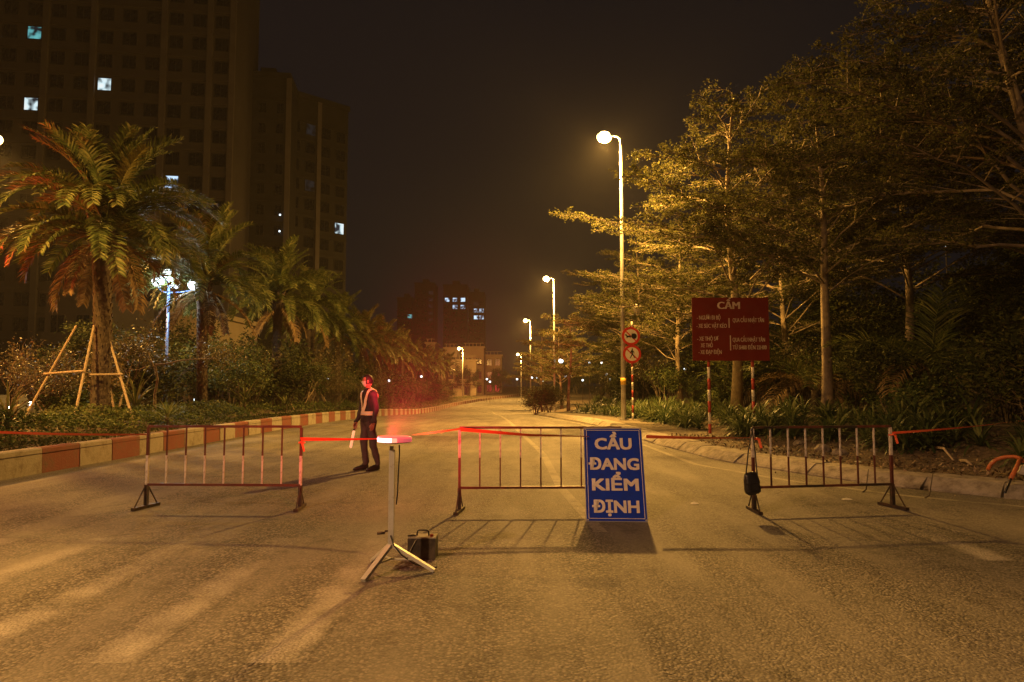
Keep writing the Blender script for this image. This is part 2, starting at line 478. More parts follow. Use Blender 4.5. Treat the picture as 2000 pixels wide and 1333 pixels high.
M['led_warm'] = emit_mat('led_warm', (1.0, 0.25, 0.16), 2.0)
M['led_dim'] = emit_mat('led_dim', (1.0, 0.16, 0.17), 0.6)
M['baton'] = emit_mat('baton', (1.0, 0.55, 0.28), 0.75)
M['headlight'] = emit_mat('headlight', (1.0, 0.9, 0.75), 14)
M['tail_red'] = emit_mat('tail_red', (1.0, 0.06, 0.02), 8)
M['car_paint'] = rough_mat('car_paint', (0.2, 0.2, 0.2), (0.26, 0.26, 0.26), 3, 0.3, 0.3)
M['orange_tube'] = rough_mat('orange_tube', (0.5, 0.12, 0.03), (0.62, 0.18, 0.05), 8, 0.5, dirt=(0.3, 0.1, 0.04), dirt_scale=9)
M['pale_plastic'] = rough_mat('pale_plastic', (0.55, 0.5, 0.4), (0.7, 0.65, 0.54), 5, 0.5)
M['timber'] = rough_mat('timber', (0.3, 0.23, 0.15), (0.45, 0.36, 0.25), 10, 0.8)
M['stone'] = rough_mat('stone', (0.2, 0.17, 0.13), (0.33, 0.28, 0.22), 8, 0.9, bump=0.5)
M['paper'] = rough_mat('paper', (0.6, 0.58, 0.52), (0.75, 0.72, 0.66), 8, 0.8)
M['band_yellow'] = rough_mat('band_yellow', (0.6, 0.36, 0.04), (0.7, 0.45, 0.06), 8, 0.6)


# ------------------------------------------------------------------ terrain
TY = np.array([-60, 30, 46, 63, 78, 110, 140, 165, 200, 260, 400, 900], float)
TZ = np.array([0, 0, -0.35, -0.92, -1.12, -1.15, -0.85, -0.42, 0.3, 1.4, 2.0, 2.0])
_d = np.linspace(-60, 900, 1921)
_z = np.interp(_d, TY, TZ)
_k = np.hanning(41); _k /= _k.sum()
_zs = np.convolve(np.pad(_z, 20, mode='edge'), _k, mode='valid')


def terr(y):
    return np.interp(y, _d, _zs)


LY = np.array([-60, 75, 95, 110, 125, 140, 165, 200, 260, 420], float)
LX = np.array([-8.4, -8.5, -8.4, -7.8, -6.0, -3.2, 2.4, 11, 27, 75], float)
RY = np.array([-60, 4.2, 5.2, 6.2, 7.2, 8.3, 9.55, 10.75, 12.3, 14.7, 19, 23, 27, 37, 46, 63, 90, 110, 125, 140, 165, 200, 260, 420], float)
RX = np.array([70, 40, 24, 16.5, 12, 9, 7.16, 6.1, 5.3, 4.5, 4.02, 3.9, 3.7, 2.7, 2.2, 2.1, 2.3, 3.0, 5.2, 8.0, 13.5, 22, 38, 86], float)


def lx(y): return np.interp(y, LY, LX)
def rx(y): return np.interp(y, RY, RX)


_kp = np.stack([rx(np.linspace(4, 90, 600)), np.linspace(4, 90, 600)], 1)


def kerbdist(x, y):
    p = np.stack([np.atleast_1d(x).ravel(), np.atleast_1d(y).ravel()], 1)
    out = np.empty(len(p))
    for i in range(0, len(p), 2000):
        q = p[i:i + 2000]
        out[i:i + 2000] = np.sqrt(((q[:, None, :] - _kp[None]) ** 2).sum(2)).min(1)
    return out


def sstep(a, b, t):
    t = np.clip((t - a) / (b - a), 0, 1)
    return t * t * (3 - 2 * t)


def verge_h(x, y):
    dd = kerbdist(x, y)
    return -0.06 + 0.25 * sstep(0.1, 0.42, dd) + 0.48 * sstep(1.7, 5.0, dd)


def bed_h(x, y):
    s = lx(y) - x
    return 0.36 + 0.12 * sstep(0.5, 3, s) - 0.46 * sstep(7.0, 8.5, s)


def zg(x, y):
    if x > rx(y): return float(terr(y) + verge_h(x, y)[0])
    if x < lx(y): return float(terr(y) + bed_h(x, y))
    return float(terr(y))


def grid_mesh(name, Ys, cols, zfun, mat):
    """rows along Y; cols(y) gives the X of each column"""
    V = []
    for y in Ys:
        X = cols(y)
        Z = zfun(X, np.full(len(X), y))
        V.append(np.stack([X, np.full(len(X), y), Z], 1))
    n = len(V[0]); V = np.concatenate(V)
    Q = []
    for i in range(len(Ys) - 1):
        for j in range(n - 1):
            a = i * n + j
            Q.append((a, a + 1, a + n + 1, a + n))
    return np_mesh(name, V, Q, mat, smooth=True)


# far ground sheet
me = grid_mesh('ground', np.concatenate([np.linspace(-400, -60, 6), np.linspace(-50, 420, 48), np.linspace(470, 3000, 16)]),
               lambda y: np.array([-3000, -800, -200, -60, -20, 0, 30, 100, 400, 1200, 3000], float),
               lambda X, Y: terr(Y) - 0.3 - 0 * X, M['soil'])
tag(link('ground', me), kind='structure', label='dark bare ground stretching away on both sides of the road')

YS = np.concatenate([np.linspace(-40, 3, 22), np.linspace(3.2, 20, 70), np.linspace(20.5, 100, 90), np.linspace(102, 400, 100)])
me = grid_mesh('road', YS, lambda y: np.linspace(lx(y), rx(y), 12), lambda X, Y: terr(Y), M['asphalt'])
tag(link('road', me), kind='structure', label='coarse worn asphalt road under sodium light')
SS = np.concatenate([np.array([0.0, 0.08, 0.16, 0.24, 0.32, 0.42, 0.55, 0.9, 1.3, 1.7]), np.linspace(2.1, 6, 10), np.array([8, 12, 20, 40, 90])])
me = grid_mesh('verge', YS, lambda y: rx(y) + SS, lambda X, Y: terr(Y) + verge_h(X, Y), M['soil'])
tag(link('verge', me), kind='structure', label='raised soil verge to the right of the road')
# trodden sandy strip beside the kerb
yy = np.concatenate([np.linspace(12.6, 20, 22), np.linspace(20.5, 100, 80)])
me = grid_mesh('footpath', yy, lambda y: rx(y) + np.array([0.42, 0.7, 1.1, 1.5, 1.9]) * (1.0 if y > 19 else 0.7 + 0.3 * (y - 12) / 7),
               lambda X, Y: terr(Y) + verge_h(X, Y) + 0.006, M['sand_path'])
tag(link('footpath', me), kind='structure', label='narrow sandy footpath along the right kerb')
BS = np.array([0.0, -0.25, -0.6, -1.2, -2, -3.5, -5, -6.5, -7, -7.5, -8.0, -8.5, -9, -30, -110])[::-1]
me = grid_mesh('planting_bed', YS, lambda y: lx(y) + BS, lambda X, Y: terr(Y) + bed_h(X, Y), M['soil'])
tag(link('planting_bed', me), kind='structure', label='raised planting bed behind the painted kerb')
me = grid_mesh('side_road', np.linspace(4, 140, 60), lambda y: np.linspace(-48, -24, 6), lambda X, Y: terr(Y) - 0.085 + 0 * X, M['asphalt'])
tag(link('side_road', me), kind='structure', label='dark parallel road beyond the palm bed')

# road markings
def strip(name, pts, w, mat, label, parent_kind='structure', dz=0.002):
    P = np.array(pts, float)
    t = np.linspace(0, 1, max(2, int(np.linalg.norm(P[-1] - P[0]) * 1.5)))
    k = np.linspace(0, 1, len(P))
    X = np.interp(t, k, P[:, 0]); Y = np.interp(t, k, P[:, 1])
    T = np.stack([np.gradient(X), np.gradient(Y)], 1); T /= np.linalg.norm(T, axis=1)[:, None]
    Nn = np.stack([-T[:, 1], T[:, 0]], 1)
    V = []
    for i in range(len(t)):
        for s in (-0.5, 0.5):
            x = X[i] + Nn[i, 0] * w * s; y = Y[i] + Nn[i, 1] * w * s
            V.append((x, y, float(terr(y)) + dz))
    Q = [(2 * i, 2 * i + 1, 2 * i + 3, 2 * i + 2) for i in range(len(t) - 1)]
    return tag(link(name, np_mesh(name, V, Q, mat)), kind='structure', label=label)


strip('centre_line', [(0.95, 7.4), (0.75, 10.6), (0.72, 16), (0.2, 25), (-0.4, 38), (-1.3, 58), (-2.2, 75)], 0.14, M['line_paint'], 'worn pale centre line running up the road')
_ey = [8.0, 9.0, 10.2, 11.8, 14.2, 18.5, 23, 27, 37, 46, 60]
strip('edge_line', [(float(rx(y)) - (0.55 if y > 15 else 1.0), y - (0.0 if y > 15 else 0.35)) for y in _ey][::-1], 0.13, M['line_paint'], 'pale edge line curving along the right kerb')
strip('stop_line', [(-2.2, 50), (2.0, 50)], 0.3, M['line_paint'], 'pale line across the road before the crest')
zc = empty('zebra_crossing'); tag(zc, kind='structure', label='badly worn zebra crossing in the foreground')
for k in range(-4, 8):
    x = -2.28 + 0.95 * k
    if x > 4.2: y0, y1 = 6.2, 7.5
    else: y0, y1 = 3.93, 7.1
    if -0.6 < x < 3.9: continue
    w = 0.37
    ob = link('zebra_stripe', np_mesh('zebra_stripe', [(x - w / 2, y0, 0.0012), (x + w / 2, y0, 0.0012), (x + w / 2, y1, 0.0012), (x - w / 2, y1, 0.0012)], [(0, 1, 2, 3)], M['zebra_paint']), zc)

# left painted kerb, block by block
kb = empty('painted_kerb'); tag(kb, kind='structure', label='high kerb of alternating red and white painted blocks')
mw = MB(); mr = MB()
def kblock(mb):
    w, l, h = 0.26, 1.055, 0.45
    c = 0.025
    prof = [(-w / 2, -0.35), (w / 2, -0.35), (w / 2 - 0.02, h - c), (w / 2 - 0.02 - c, h), (-w / 2 + c, h), (-w / 2, h - c)]
    mb.prism(prof, -l / 2, l / 2)
    return mb
kw = kblock(mw).mesh('kerb_block', M['kerb_white']); kr = kblock(mr).mesh('kerb_block', M['kerb_red'])
_s = np.linspace(-6, 230, 4000); _X = lx(_s) - 0.13; _len = np.concatenate([[0], np.cumsum(np.hypot(np.diff(_X), np.diff(_s)))])
rng = random.Random(4)
s0 = np.interp(12.43, _s, _len)
n = 0
for i in range(-16, 170):
    sm = s0 + (i + 0.5) * 1.075
    if sm < 0 or sm > _len[-1] - 1: continue
    y = float(np.interp(sm, _len, _s)); x = float(np.interp(sm, _len, _X))
    y2 = float(np.interp(sm + 0.3, _len, _s)); x2 = float(np.interp(sm + 0.3, _len, _X))
    a = math.atan2(y2 - y, x2 - x) - PI / 2
    o = link('kerb_block', kr if i % 2 == 0 else kw, kb, (x + rng.uniform(-.008, .008), y, float(terr(y)) + rng.uniform(-.008, .008)), (0, 0, a + rng.uniform(-.006, .006)))

# right kerb stones
kb2 = empty('right_kerb'); tag(kb2, kind='structure', label='low bare concrete kerb bending away to the right')
mb = MB()
prof = [(-0.34, -0.25), (0.27, -0.25), (0.265, 0.025), (0.23, 0.06), (0.05, 0.185), (-0.32, 0.205), (-0.34, 0.19)]
mb.prism(prof, -0.485, 0.485); ks = mb.mesh('kerb_stone', M['kerb_concrete'])
_p = np.stack([rx(np.linspace(4.5, 200, 9000)), np.linspace(4.5, 200, 9000)], 1)
_k1 = np.hanning(61); _k1 /= _k1.sum()
_len2 = np.concatenate([[0], np.cumsum(np.hypot(np.diff(_p[:, 0]), np.diff(_p[:, 1])))])
t = 4.0
while t < min(_len2[-1] - 2, 230):
    x = float(np.interp(t, _len2, _p[:, 0])); y = float(np.interp(t, _len2, _p[:, 1]))
    xa = float(np.interp(t - .6, _len2, _p[:, 0])); ya = float(np.interp(t - .6, _len2, _p[:, 1]))
    xb = float(np.interp(t + .6, _len2, _p[:, 0])); yb = float(np.interp(t + .6, _len2, _p[:, 1]))
    a = math.atan2(yb - ya, xb - xa) - PI / 2
    nx, ny = math.cos(a), math.sin(a)
    if y < 90:
        o = link('kerb_stone', ks, kb2, (x + nx * 0.1, y + ny * 0.1, float(terr(y)) + rng.uniform(-.012, .012)), (0, rng.uniform(-.03, .03), a + PI + rng.uniform(-.02, .02)))
        o.rotation_euler[2] = a + PI
    t += 0.985

# ------------------------------------------------------------------ haze
hz = MB(); hz.box((0, 280, 38), (760, 700, 86))
hm = bpy.data.materials.new('haze_air'); hm.use_nodes = True
nt = hm.node_tree
for nd in list(nt.nodes):
    if nd.type == 'BSDF_PRINCIPLED': nt.nodes.remove(nd)
pv = nt.nodes.new('ShaderNodeVolumePrincipled')
pv.inputs['Color'].default_value = (0.92, 0.91, 0.9, 1); pv.inputs['Density'].default_value = HAZE_DENSITY
nt.links.new(pv.outputs[0], nt.nodes['Material Output'].inputs['Volume'])
hz.build('haze', hm, kind='stuff')['label'] = 'thin night haze glowing round the lamps'


# ------------------------------------------------------------------ buildings
def window_mesh(w, h, pane, frame):
    mb = MB()
    d = 0.18
    mb.quadlist([(-w / 2, -0.03, 0), (w / 2, -0.03, 0), (w / 2, -0.03, h), (-w / 2, -0.03, h)], [(0, 1, 2, 3)], 0)
    t = 0.09
    mb.box((-w / 2, -0.05, h / 2), (t, 0.1, h + t), mat=1); mb.box((w / 2, -0.05, h / 2), (t, 0.1, h + t), mat=1)
    mb.box((0, -0.05, 0), (w - t - .004, 0.1, t), mat=1); mb.box((0, -0.05, h), (w - t - .004, 0.1, t), mat=1)
    if pane not in LITP: mb.box((0, -0.045, h / 2), (t * 0.6, 0.06, h - t - .004), mat=1)
    return mb.mesh('window', [pane, frame])


LITP = [M['win_white'], M['win_teal'], M['win_blue'], M['win_dim']]
WIN = {}
def win(w, h, k, fr='tower_wall_dark'):
    key = (w, h, k, fr)
    if key not in WIN: WIN[key] = window_mesh(w, h, M[k], M[fr])
    return WIN[key]


def tower(name, label, x, y, rz, W, D, H, wall, cols, floors, fh, ww, wh, lit, side_cols=0, pier=None, slab=True, z0=None):
    """front face centred on the local X axis at local y = 0, body behind it; lit = {(col,floor): material}"""
    z0 = zg(x, y) - 0.5 if z0 is None else z0
    t = empty(name, (x, y, z0), rz); tag(t, label, 'building')
    mb = MB(); mb.box((W / 2, D / 2, H / 2), (W, D, H)); mb.build('wall', wall, t)
    mb = MB(); mb.box((W / 2, D / 2, H + 0.5), (W + 0.5, D + 0.5, 1.0)); mb.box((W * .5, D / 2, H + 2.2), (W * 0.3, D * 0.5, 2.4)); mb.build('roof', wall, t)
    step = W / cols
    if pier:
        for c in pier:
            mb = MB(); mb.box((c * step, -0.25, H / 2 - .01), (0.8, 0.5, H - .02)); mb.build('pier', M['tower_pier'], t)
    if slab:
        pm = None
        for f in range(1, floors + 1):
            if pm is None:
                mb = MB(); mb.box((W / 2, -0.1, 0), (W - .02, 0.2, 0.35)); pm = mb.mesh('floor_band', wall)
            link('floor_band', pm, t, (0, 0, f * fh - 0.2 + 3))
    for c in range(cols):
        for f in range(floors):
            k = lit.get((c, f), 'glass_dark')
            if k == 'none': continue
            o = link('window', win(ww, wh, k), t, ((c + 0.5) * step, 0, 3 + f * fh + 0.9))
            if k != 'glass_dark': o['label'] = 'lit window'
    if side_cols:
        st = D / side_cols
        for c in range(side_cols):
            for f in range(floors):
                k = lit.get((100 + c, f), 'glass_dark')
                o = link('window', win(ww, wh, k), t, (W, (c + 0.5) * st, 3 + f * fh + 0.9), (0, 0, PI / 2))
                if k != 'glass_dark': o['label'] = 'lit window'
    return t


# big tower at the upper left: place its right corner, the face turned eight degrees
_rz = R(8)
p = at(447, 400, 100)
W1 = 52.0; fh1 = 3.55
tx = p[0] - W1 * math.cos(_rz); ty = 100 - W1 * math.sin(_rz)
def cf(px, py, tx, ty, rz, W, cols, fh, z0):
    """column and floor of a place in the photograph on a tower face"""
    d = ray(px, py)
    # solve tx + s cos = k dx ; ty + s sin = k dy
    A = np.array([[math.cos(rz), -d[0]], [math.sin(rz), -d[1]]]); s, k = np.linalg.solve(A, np.array([-tx, -ty]))
    z = CAM_H + k * d[2] - z0
    return int(s / (W / cols)), int(round((z - 3 - 0.9 - 0.8) / fh))
z1 = -1.5
lit1 = {}
for px, py, k in ((75, 72, 'win_teal'), (216, 168, 'win_white'), (70, 210, 'win_white'), (355, 345, 'win_blue')):
    lit1[cf(px, py, tx, ty, _rz, W1, 16, fh1, z1)] = k
tower('apartment_tower', 'tallest dark apartment tower with pale piers rising behind the palms', tx, ty, _rz, W1, 16, 72, M['tower_wall'], 16, 18, fh1, 1.9, 1.9, lit1, pier=[2, 5, 8, 10, 13, 15, 16], z0=z1)
p = at(456, 400, 112)
tx2 = p[0]; ty2 = 112
lit2 = {}
wing = tower('apartment_wing', 'grey apartment block wedged between the two dark towers', tx2, ty2, _rz, 8.6, 14, 55.5, M['tower_wall_dark'], 3, 14, 3.5, 1.2, 1.7, lit2, pier=[3], z0=z1)
for px, py in ((547, 420), (546, 452)):
    q = at(px, py, 112.4)
    mb = MB(); mb.sphere((0, 0, 0), .16, 8, 6); o = mb.build('stair_light', M['globe_small'], wing, True)
    o.location = wing.matrix_basis.inverted() @ Vector(q)
p = at(557, 400, 120)
rz3 = math.atan2(1, 1.09)
lit3 = {}
for px, py, k in ((660, 453, 'win_white'), (610, 262, 'win_dim'), (600, 350, 'win_dim'),):
    lit3[cf(px, py, p[0], 120, rz3, 12.2, 4, 3.5, z1)] = k
tower('dark_tower', 'black slab tower with one bright lit window near the road end', p[0], 120, rz3, 12.2, 20, 56, M['tower_wall_dark'], 4, 14, 3.5, 1.9, 2.1, lit3, pier=[0, 2], z0=z1)

# far towers at the end of the road
def far_tower(label, px0, px1, ptop, Y, lit, wall='tower_wall_dark'):
    a = at(px0, ptop, Y); b = at(px1, ptop, Y)
    W = b[0] - a[0]; z0 = 0.5; H = a[2] - z0
    cols = max(3, int(W / 4.2)); fl = int((H - 5) / 3.4)
    L = {}
    for px, py, k in lit:
        c, f = cf(px, py, a[0], Y, 0.0, W, cols, 3.4, z0)
        L[(max(0, min(cols - 1, c)), max(0, min(fl - 1, f)))] = k
    return tower('distant_tower', label, a[0], Y, 0.0, W, 18, H, M[wall], cols, fl, 3.4, 2.2, 1.9, L, slab=False, z0=z0)
far_tower('distant tower with one teal lit window, leftmost at the road end', 776, 806, 585, 330, [(801, 618, 'win_teal')])
far_tower('distant tower with a column of dim stair windows', 810, 848, 556, 345, [(844, 573, 'win_dim'), (844, 592, 'win_dim'), (844, 600, 'win_dim'), (844, 608, 'win_dim'), (844, 626, 'win_dim')])
far_tower('distant tower with a lit rooftop and several bright windows', 866, 912, 560, 320, [(866, 577, 'win_blue'), (884, 577, 'win_blue'), (895, 575, 'win_blue'), (905, 577, 'win_blue'), (895, 603, 'win_blue'), (905, 603, 'win_blue')])
far_tower('distant tower with a square of four lit windows', 914, 946, 575, 335, [(927, 613, 'win_blue'), (936, 613, 'win_blue'), (927, 622, 'win_blue'), (936, 622, 'win_blue'), (925, 577, 'win_dim')])


def villa(name, label, px0, px1, ptop, Y, D, lit=(), roof='flat', wall='villa_wall', floors=3):
    a = at(px0, ptop, Y); b = at(px1, ptop, Y)
    W = b[0] - a[0]; z0 = zg(a[0], Y) - 0.3 if Y < 200 else 0.0
    H = a[2] - z0
    t = empty(name, (a[0], Y, z0)); tag(t, label, 'building')
    mb = MB(); mb.box((W / 2, D / 2, H / 2), (W, D, H)); mb.build('wall', M[wall], t)
    mb = MB()
    if roof == 'flat':
        mb.box((W / 2, D / 2, H + 0.2), (W + 0.6, D + 0.6, 0.4))
        for i in range(int(W / 0.9)): mb.box((0.45 + i * 0.9, -0.1, H + 0.75), (0.12, 0.12, 0.7))
        mb.box((W / 2, -0.1, H + 1.15), (W, 0.16, 0.1))
    else:
        mb.quadlist([(-.4, -.4, H), (W + .4, -.4, H), (W + .4, D + .4, H), (-.4, D + .4, H), (W * .3, D / 2, H + W * .25), (W * .7, D / 2, H + W * .25)],
                    [(0, 1, 5, 4), (1, 2, 5), (2, 3, 4, 5), (3, 0, 4), (3, 2, 1, 0)])
    mb.build('roof', M['villa_roof'] if roof != 'flat' else M[wall], t)
    nf = max(1, int(H / 3.3)); nc = max(2, int(W / 2.6))
    for f in range(nf):
        for c in range(nc):
            k = 'win_blue' if (c, f) in lit else 'glass_dark'
            o = link('window', win(1.3, 1.8, k, 'tower_wall'), t, ((c + .5) * W / nc, 0, 0.9 + f * 3.3))
        if f > 0:
            mb = MB(); mb.box((W / 2, -0.6, 0), (W * 0.8, 1.18, 0.15)); mb.box((W / 2, -1.15, 0.55), (W * 0.8, 0.06, 0.9)); mb.build('balcony', M[wall], t, loc=(0, 0, f * 3.3))
    return t
villa('row_house', 'narrow cream row house partly behind the far palms', 832, 850, 672, 165, 9)
villa('row_house', 'cream row house with one tall lit blue window', 868, 892, 682, 160, 9, lit=((0, 1),))
villa('row_house', 'cream row house with balconies beside the far street lamp', 906, 945, 680, 168, 9)
villa('row_house', 'low cream row house standing closest to the road end', 948, 980, 696, 175, 9)
villa('row_house', 'broad cream house low behind the far trees', 862, 930, 706, 150, 5)
villa('villa', 'yellow lit villa wall showing between the palm trunks', 338, 398, 615, 52, 10)
villa('villa', 'dim brown villa behind the propped palm', 90, 190, 575, 62, 10, wall='tower_wall')

# ------------------------------------------------------------------ street lamps
def lamp_light(name, loc, power, col, parent=None, rad=0.12):
    l = bpy.data.lights.new(name, 'POINT'); l.energy = power; l.color = col; l.shadow_soft_size = rad
    o = bpy.data.objects.new(name, l); C.objects.link(o); o.location = loc; o.parent = parent
    return o


def lamp_spot(name, loc, power, col, parent=None, rad=0.4, cone=166, blend=0.4, aim=None):
    l = bpy.data.lights.new(name, 'SPOT'); l.energy = power; l.color = col; l.shadow_soft_size = rad
    l.spot_size = R(cone); l.spot_blend = blend
    o = bpy.data.objects.new(name, l); C.objects.link(o); o.location = loc; o.parent = parent
    if aim is not None: o.rotation_euler = Vector(aim).to_track_quat('-Z', 'Y').to_euler()
    return o


def street_lamp(x, y, height, label, power, group='tall sodium street lamps', arm=0.45, side=-1, globe=None, zb=None, rz=0.0, col=SODIUM, omni=0.85):
    z0 = zg(x, y) - 0.02 if zb is None else zb
    t = empty('street_lamp', (x, y, z0), rz); tag(t, label, 'street lamp', group)
    mb = MB(); mb.tube([(0, 0, 0), (0, 0, height * 0.4), (0, 0, height)], [0.11, 0.085, 0.05], 12); mb.build('pole', M['galv'], t, True)
    mb = MB(); mb.box((0, 0, 0.03), (0.42, 0.42, 0.06))
    for a in range(4): mb.box((0.15 * (1 if a & 1 else -1), 0.15 * (1 if a & 2 else -1), 0.085), (0.04, 0.04, 0.05))
    mb.build('base_plate', M['galv'], t)
    mb = MB(); mb.tube([(0, 0, height - 0.25), (side * 0.04, 0, height - 0.02), (side * 0.15, 0, height + 0.08), (side * arm, 0, height + 0.12)], 0.035, 8); mb.build('arm', M['galv'], t, True)
    mb = MB()
    hx = side * (arm + 0.25)
    mb.quadlist([(hx - .3, -.13, height + .08), (hx + .3, -.13, height + .08), (hx + .3, .13, height + .08), (hx - .3, .13, height + .08),
                 (hx - .22, -.09, height + .22), (hx + .22, -.09, height + .22), (hx + .22, .09, height + .22), (hx - .22, .09, height + .22)],
                [(4, 5, 6, 7), (0, 1, 5, 4), (1, 2, 6, 5), (2, 3, 7, 6), (3, 0, 4, 7), (3, 2, 1, 0)])
    mb.build('lamp_head', M['galv'], t)
    mb = MB(); mb.sphere((hx, 0, height + .05), (0.32, 0.2, 0.25), 14, 10); mb.build('lens', M['lens_sodium'], t, True)
    lamp_spot('lamp_light', (hx, 0, height - 0.32), power, col, t)
    lamp_light('lamp_glow', (hx, 0, height - 0.34), power * omni, col, t)
    if globe is not None:
        gz = 4.7
        mb = MB(); mb.tube([(0, 0, gz + 0.15), (0.1, 0, gz - 0.15), (0.35, 0, gz - 0.3), (0.6, 0, gz - 0.25)], 0.02, 6); mb.build('globe_arm', M['galv'], t, True)
        mb = MB(); mb.lathe([(0.03, -0.3), (0.09, -0.24), (0.1, -0.2), (0.1, -.17)], (0.62, 0, gz)); mb.build('globe_cup', M['galv'], t, True)
        mb = MB(); mb.sphere((0.62, 0, gz), 0.21, 16, 10); mb.build('globe', M['globe_white'] if globe else M['globe_off'], t, True)
    return t


L1 = street_lamp(4.64, 28.5, 12.0, 'nearest glowing street lamp, its pole behind the round prohibition signs', P_SODIUM, globe=False)
mb = MB(); mb.lathe([(0.116, 1.5), (0.114, 1.78)], k=12); mb.build('number_band', M['band_yellow'], L1, True)
street_lamp(3.9, 63, 12.3, 'street lamp with one lit white globe further up the road', P_SODIUM, globe=True)
p = at(1036, 634, 96); street_lamp(p[0], 96, 11.4, 'third street lamp up the road, its head just above a small tree', P_SODIUM)
p = at(1018, 690, 140); street_lamp(p[0], 140, p[2] - float(terr(140)) - .3, 'farthest street lamp, its small light low over the road end', P_SODIUM * .5)
p = at(904, 680, 125); street_lamp(p[0], 125, p[2] - zg(p[0], 125) - .1, 'distant street lamp standing before the cream row houses', P_SODIUM * .6, side=-1)
p = at(-34, 275, 29); street_lamp(p[0], 29, p[2] - zg(p[0], 29), 'glowing street lamp at the edge of the palms on the side road', P_SODIUM, side=1, arm=.3, omni=0.12)
street_lamp(-15.2, 8.6, 9.8, 'street lamp in the palm bed level with the barriers', P_LEFT, side=1, omni=0.55)
street_lamp(-9.6, -6.5, 11.0, 'street lamp in the palm bed behind the viewer', P_BACK, col=BACK_L, side=1)


# cluster lamp on the blue pole (left)
pb = at(330, 560, 26)
gx, gy = pb[0], 26.0
gz0 = zg(gx, gy)
t = empty('park_lamp', (gx, gy, gz0)); tag(t, 'white globe park lamp on a blue pole between two palms', 'park lamp')
hh = pb[2] - gz0
mb = MB(); mb.tube([(0, 0, 0), (0, 0, 0.9), (0, 0, 0.95), (0, 0, hh)], [0.1, 0.09, 0.06, 0.05], 12); mb.build('pole', M['blue_pole'], t, True)
mb = MB(); mb.lathe([(0.16, 0), (0.16, 0.08), (0.12, 0.16), (0.1, 0.3)]); mb.build('base', M['blue_pole'], t, True)
for (dx, dy, dz) in ((-0.42, 0, 0.2), (0.02, -0.12, 0.42), (0.92, 0.1, 0.1), (-0.05, .5, .2)):
    mb = MB(); mb.tube([(0, 0, hh - 0.25), (dx * .6, dy * .6, hh - 0.2), (dx, dy, hh + dz - 0.22)], 0.022, 6); mb.build('arm', M['blue_pole'], t, True)
    mb = MB(); mb.sphere((dx, dy, hh + dz), 0.23, 14, 9); mb.build('globe', M['globe_white'], t, True)
lamp_light('lamp_light', (0.3, -0.45, hh + 0.1), 500, WHITE_L, t, 0.2)

# small garden lamps seen through the trees
GL = [(1110, 735, 75, 2), (1151, 708, 70, 1), (1175, 709, 72, 1), (1184, 731, 68, 1), (1192, 741, 80, 1), (1138, 743, 85, 1), (1044, 738, 110, 2),
      (1060, 745, 105, 1), (1010, 741, 130, 1), (1036, 661, 100, 1), (951, 741, 120, 1), (957, 746, 118, 1), (823, 736, 60, 1), (760, 744, 55, 1), (735, 687, 70, 1), (641, 740, 48, 1),
      (378, 781, 33, 1), (1632, 719, 40, 2), (1621, 733, 42, 1), (1847, 480, 42, 1), (1927, 533, 40, 2), (1560, 666, 45, 1)]
GL = [g for g in GL if g[0] < 1600] + [(1332, 721, 48, 2), (1321, 733, 50, 1)] + [g for g in GL if g[0] > 1700]
for i, (px, py, Y, ng) in enumerate(GL):
    p = at(px, py, Y)
    z0 = zg(p[0], Y)
    t = empty('garden_lamp', (p[0], Y, z0)); h = max(0.4, p[2] - z0)
    tag(t, 'small white garden lamp glinting through the dark planting', 'garden lamp', 'small white lamps glinting among the trees')
    mb = MB(); mb.tube([(0, 0, 0), (0, 0, h - 0.08)], 0.03, 6); mb.build('post', M['dark_metal'], t)
    r = 0.0013 * Y + 0.02
    for k in range(ng):
        mb = MB(); mb.sphere(((k - (ng - 1) / 2) * 5 * r, 0.02 * k, h), r, 10, 7); mb.build('globe', M['globe_small'], t, True)

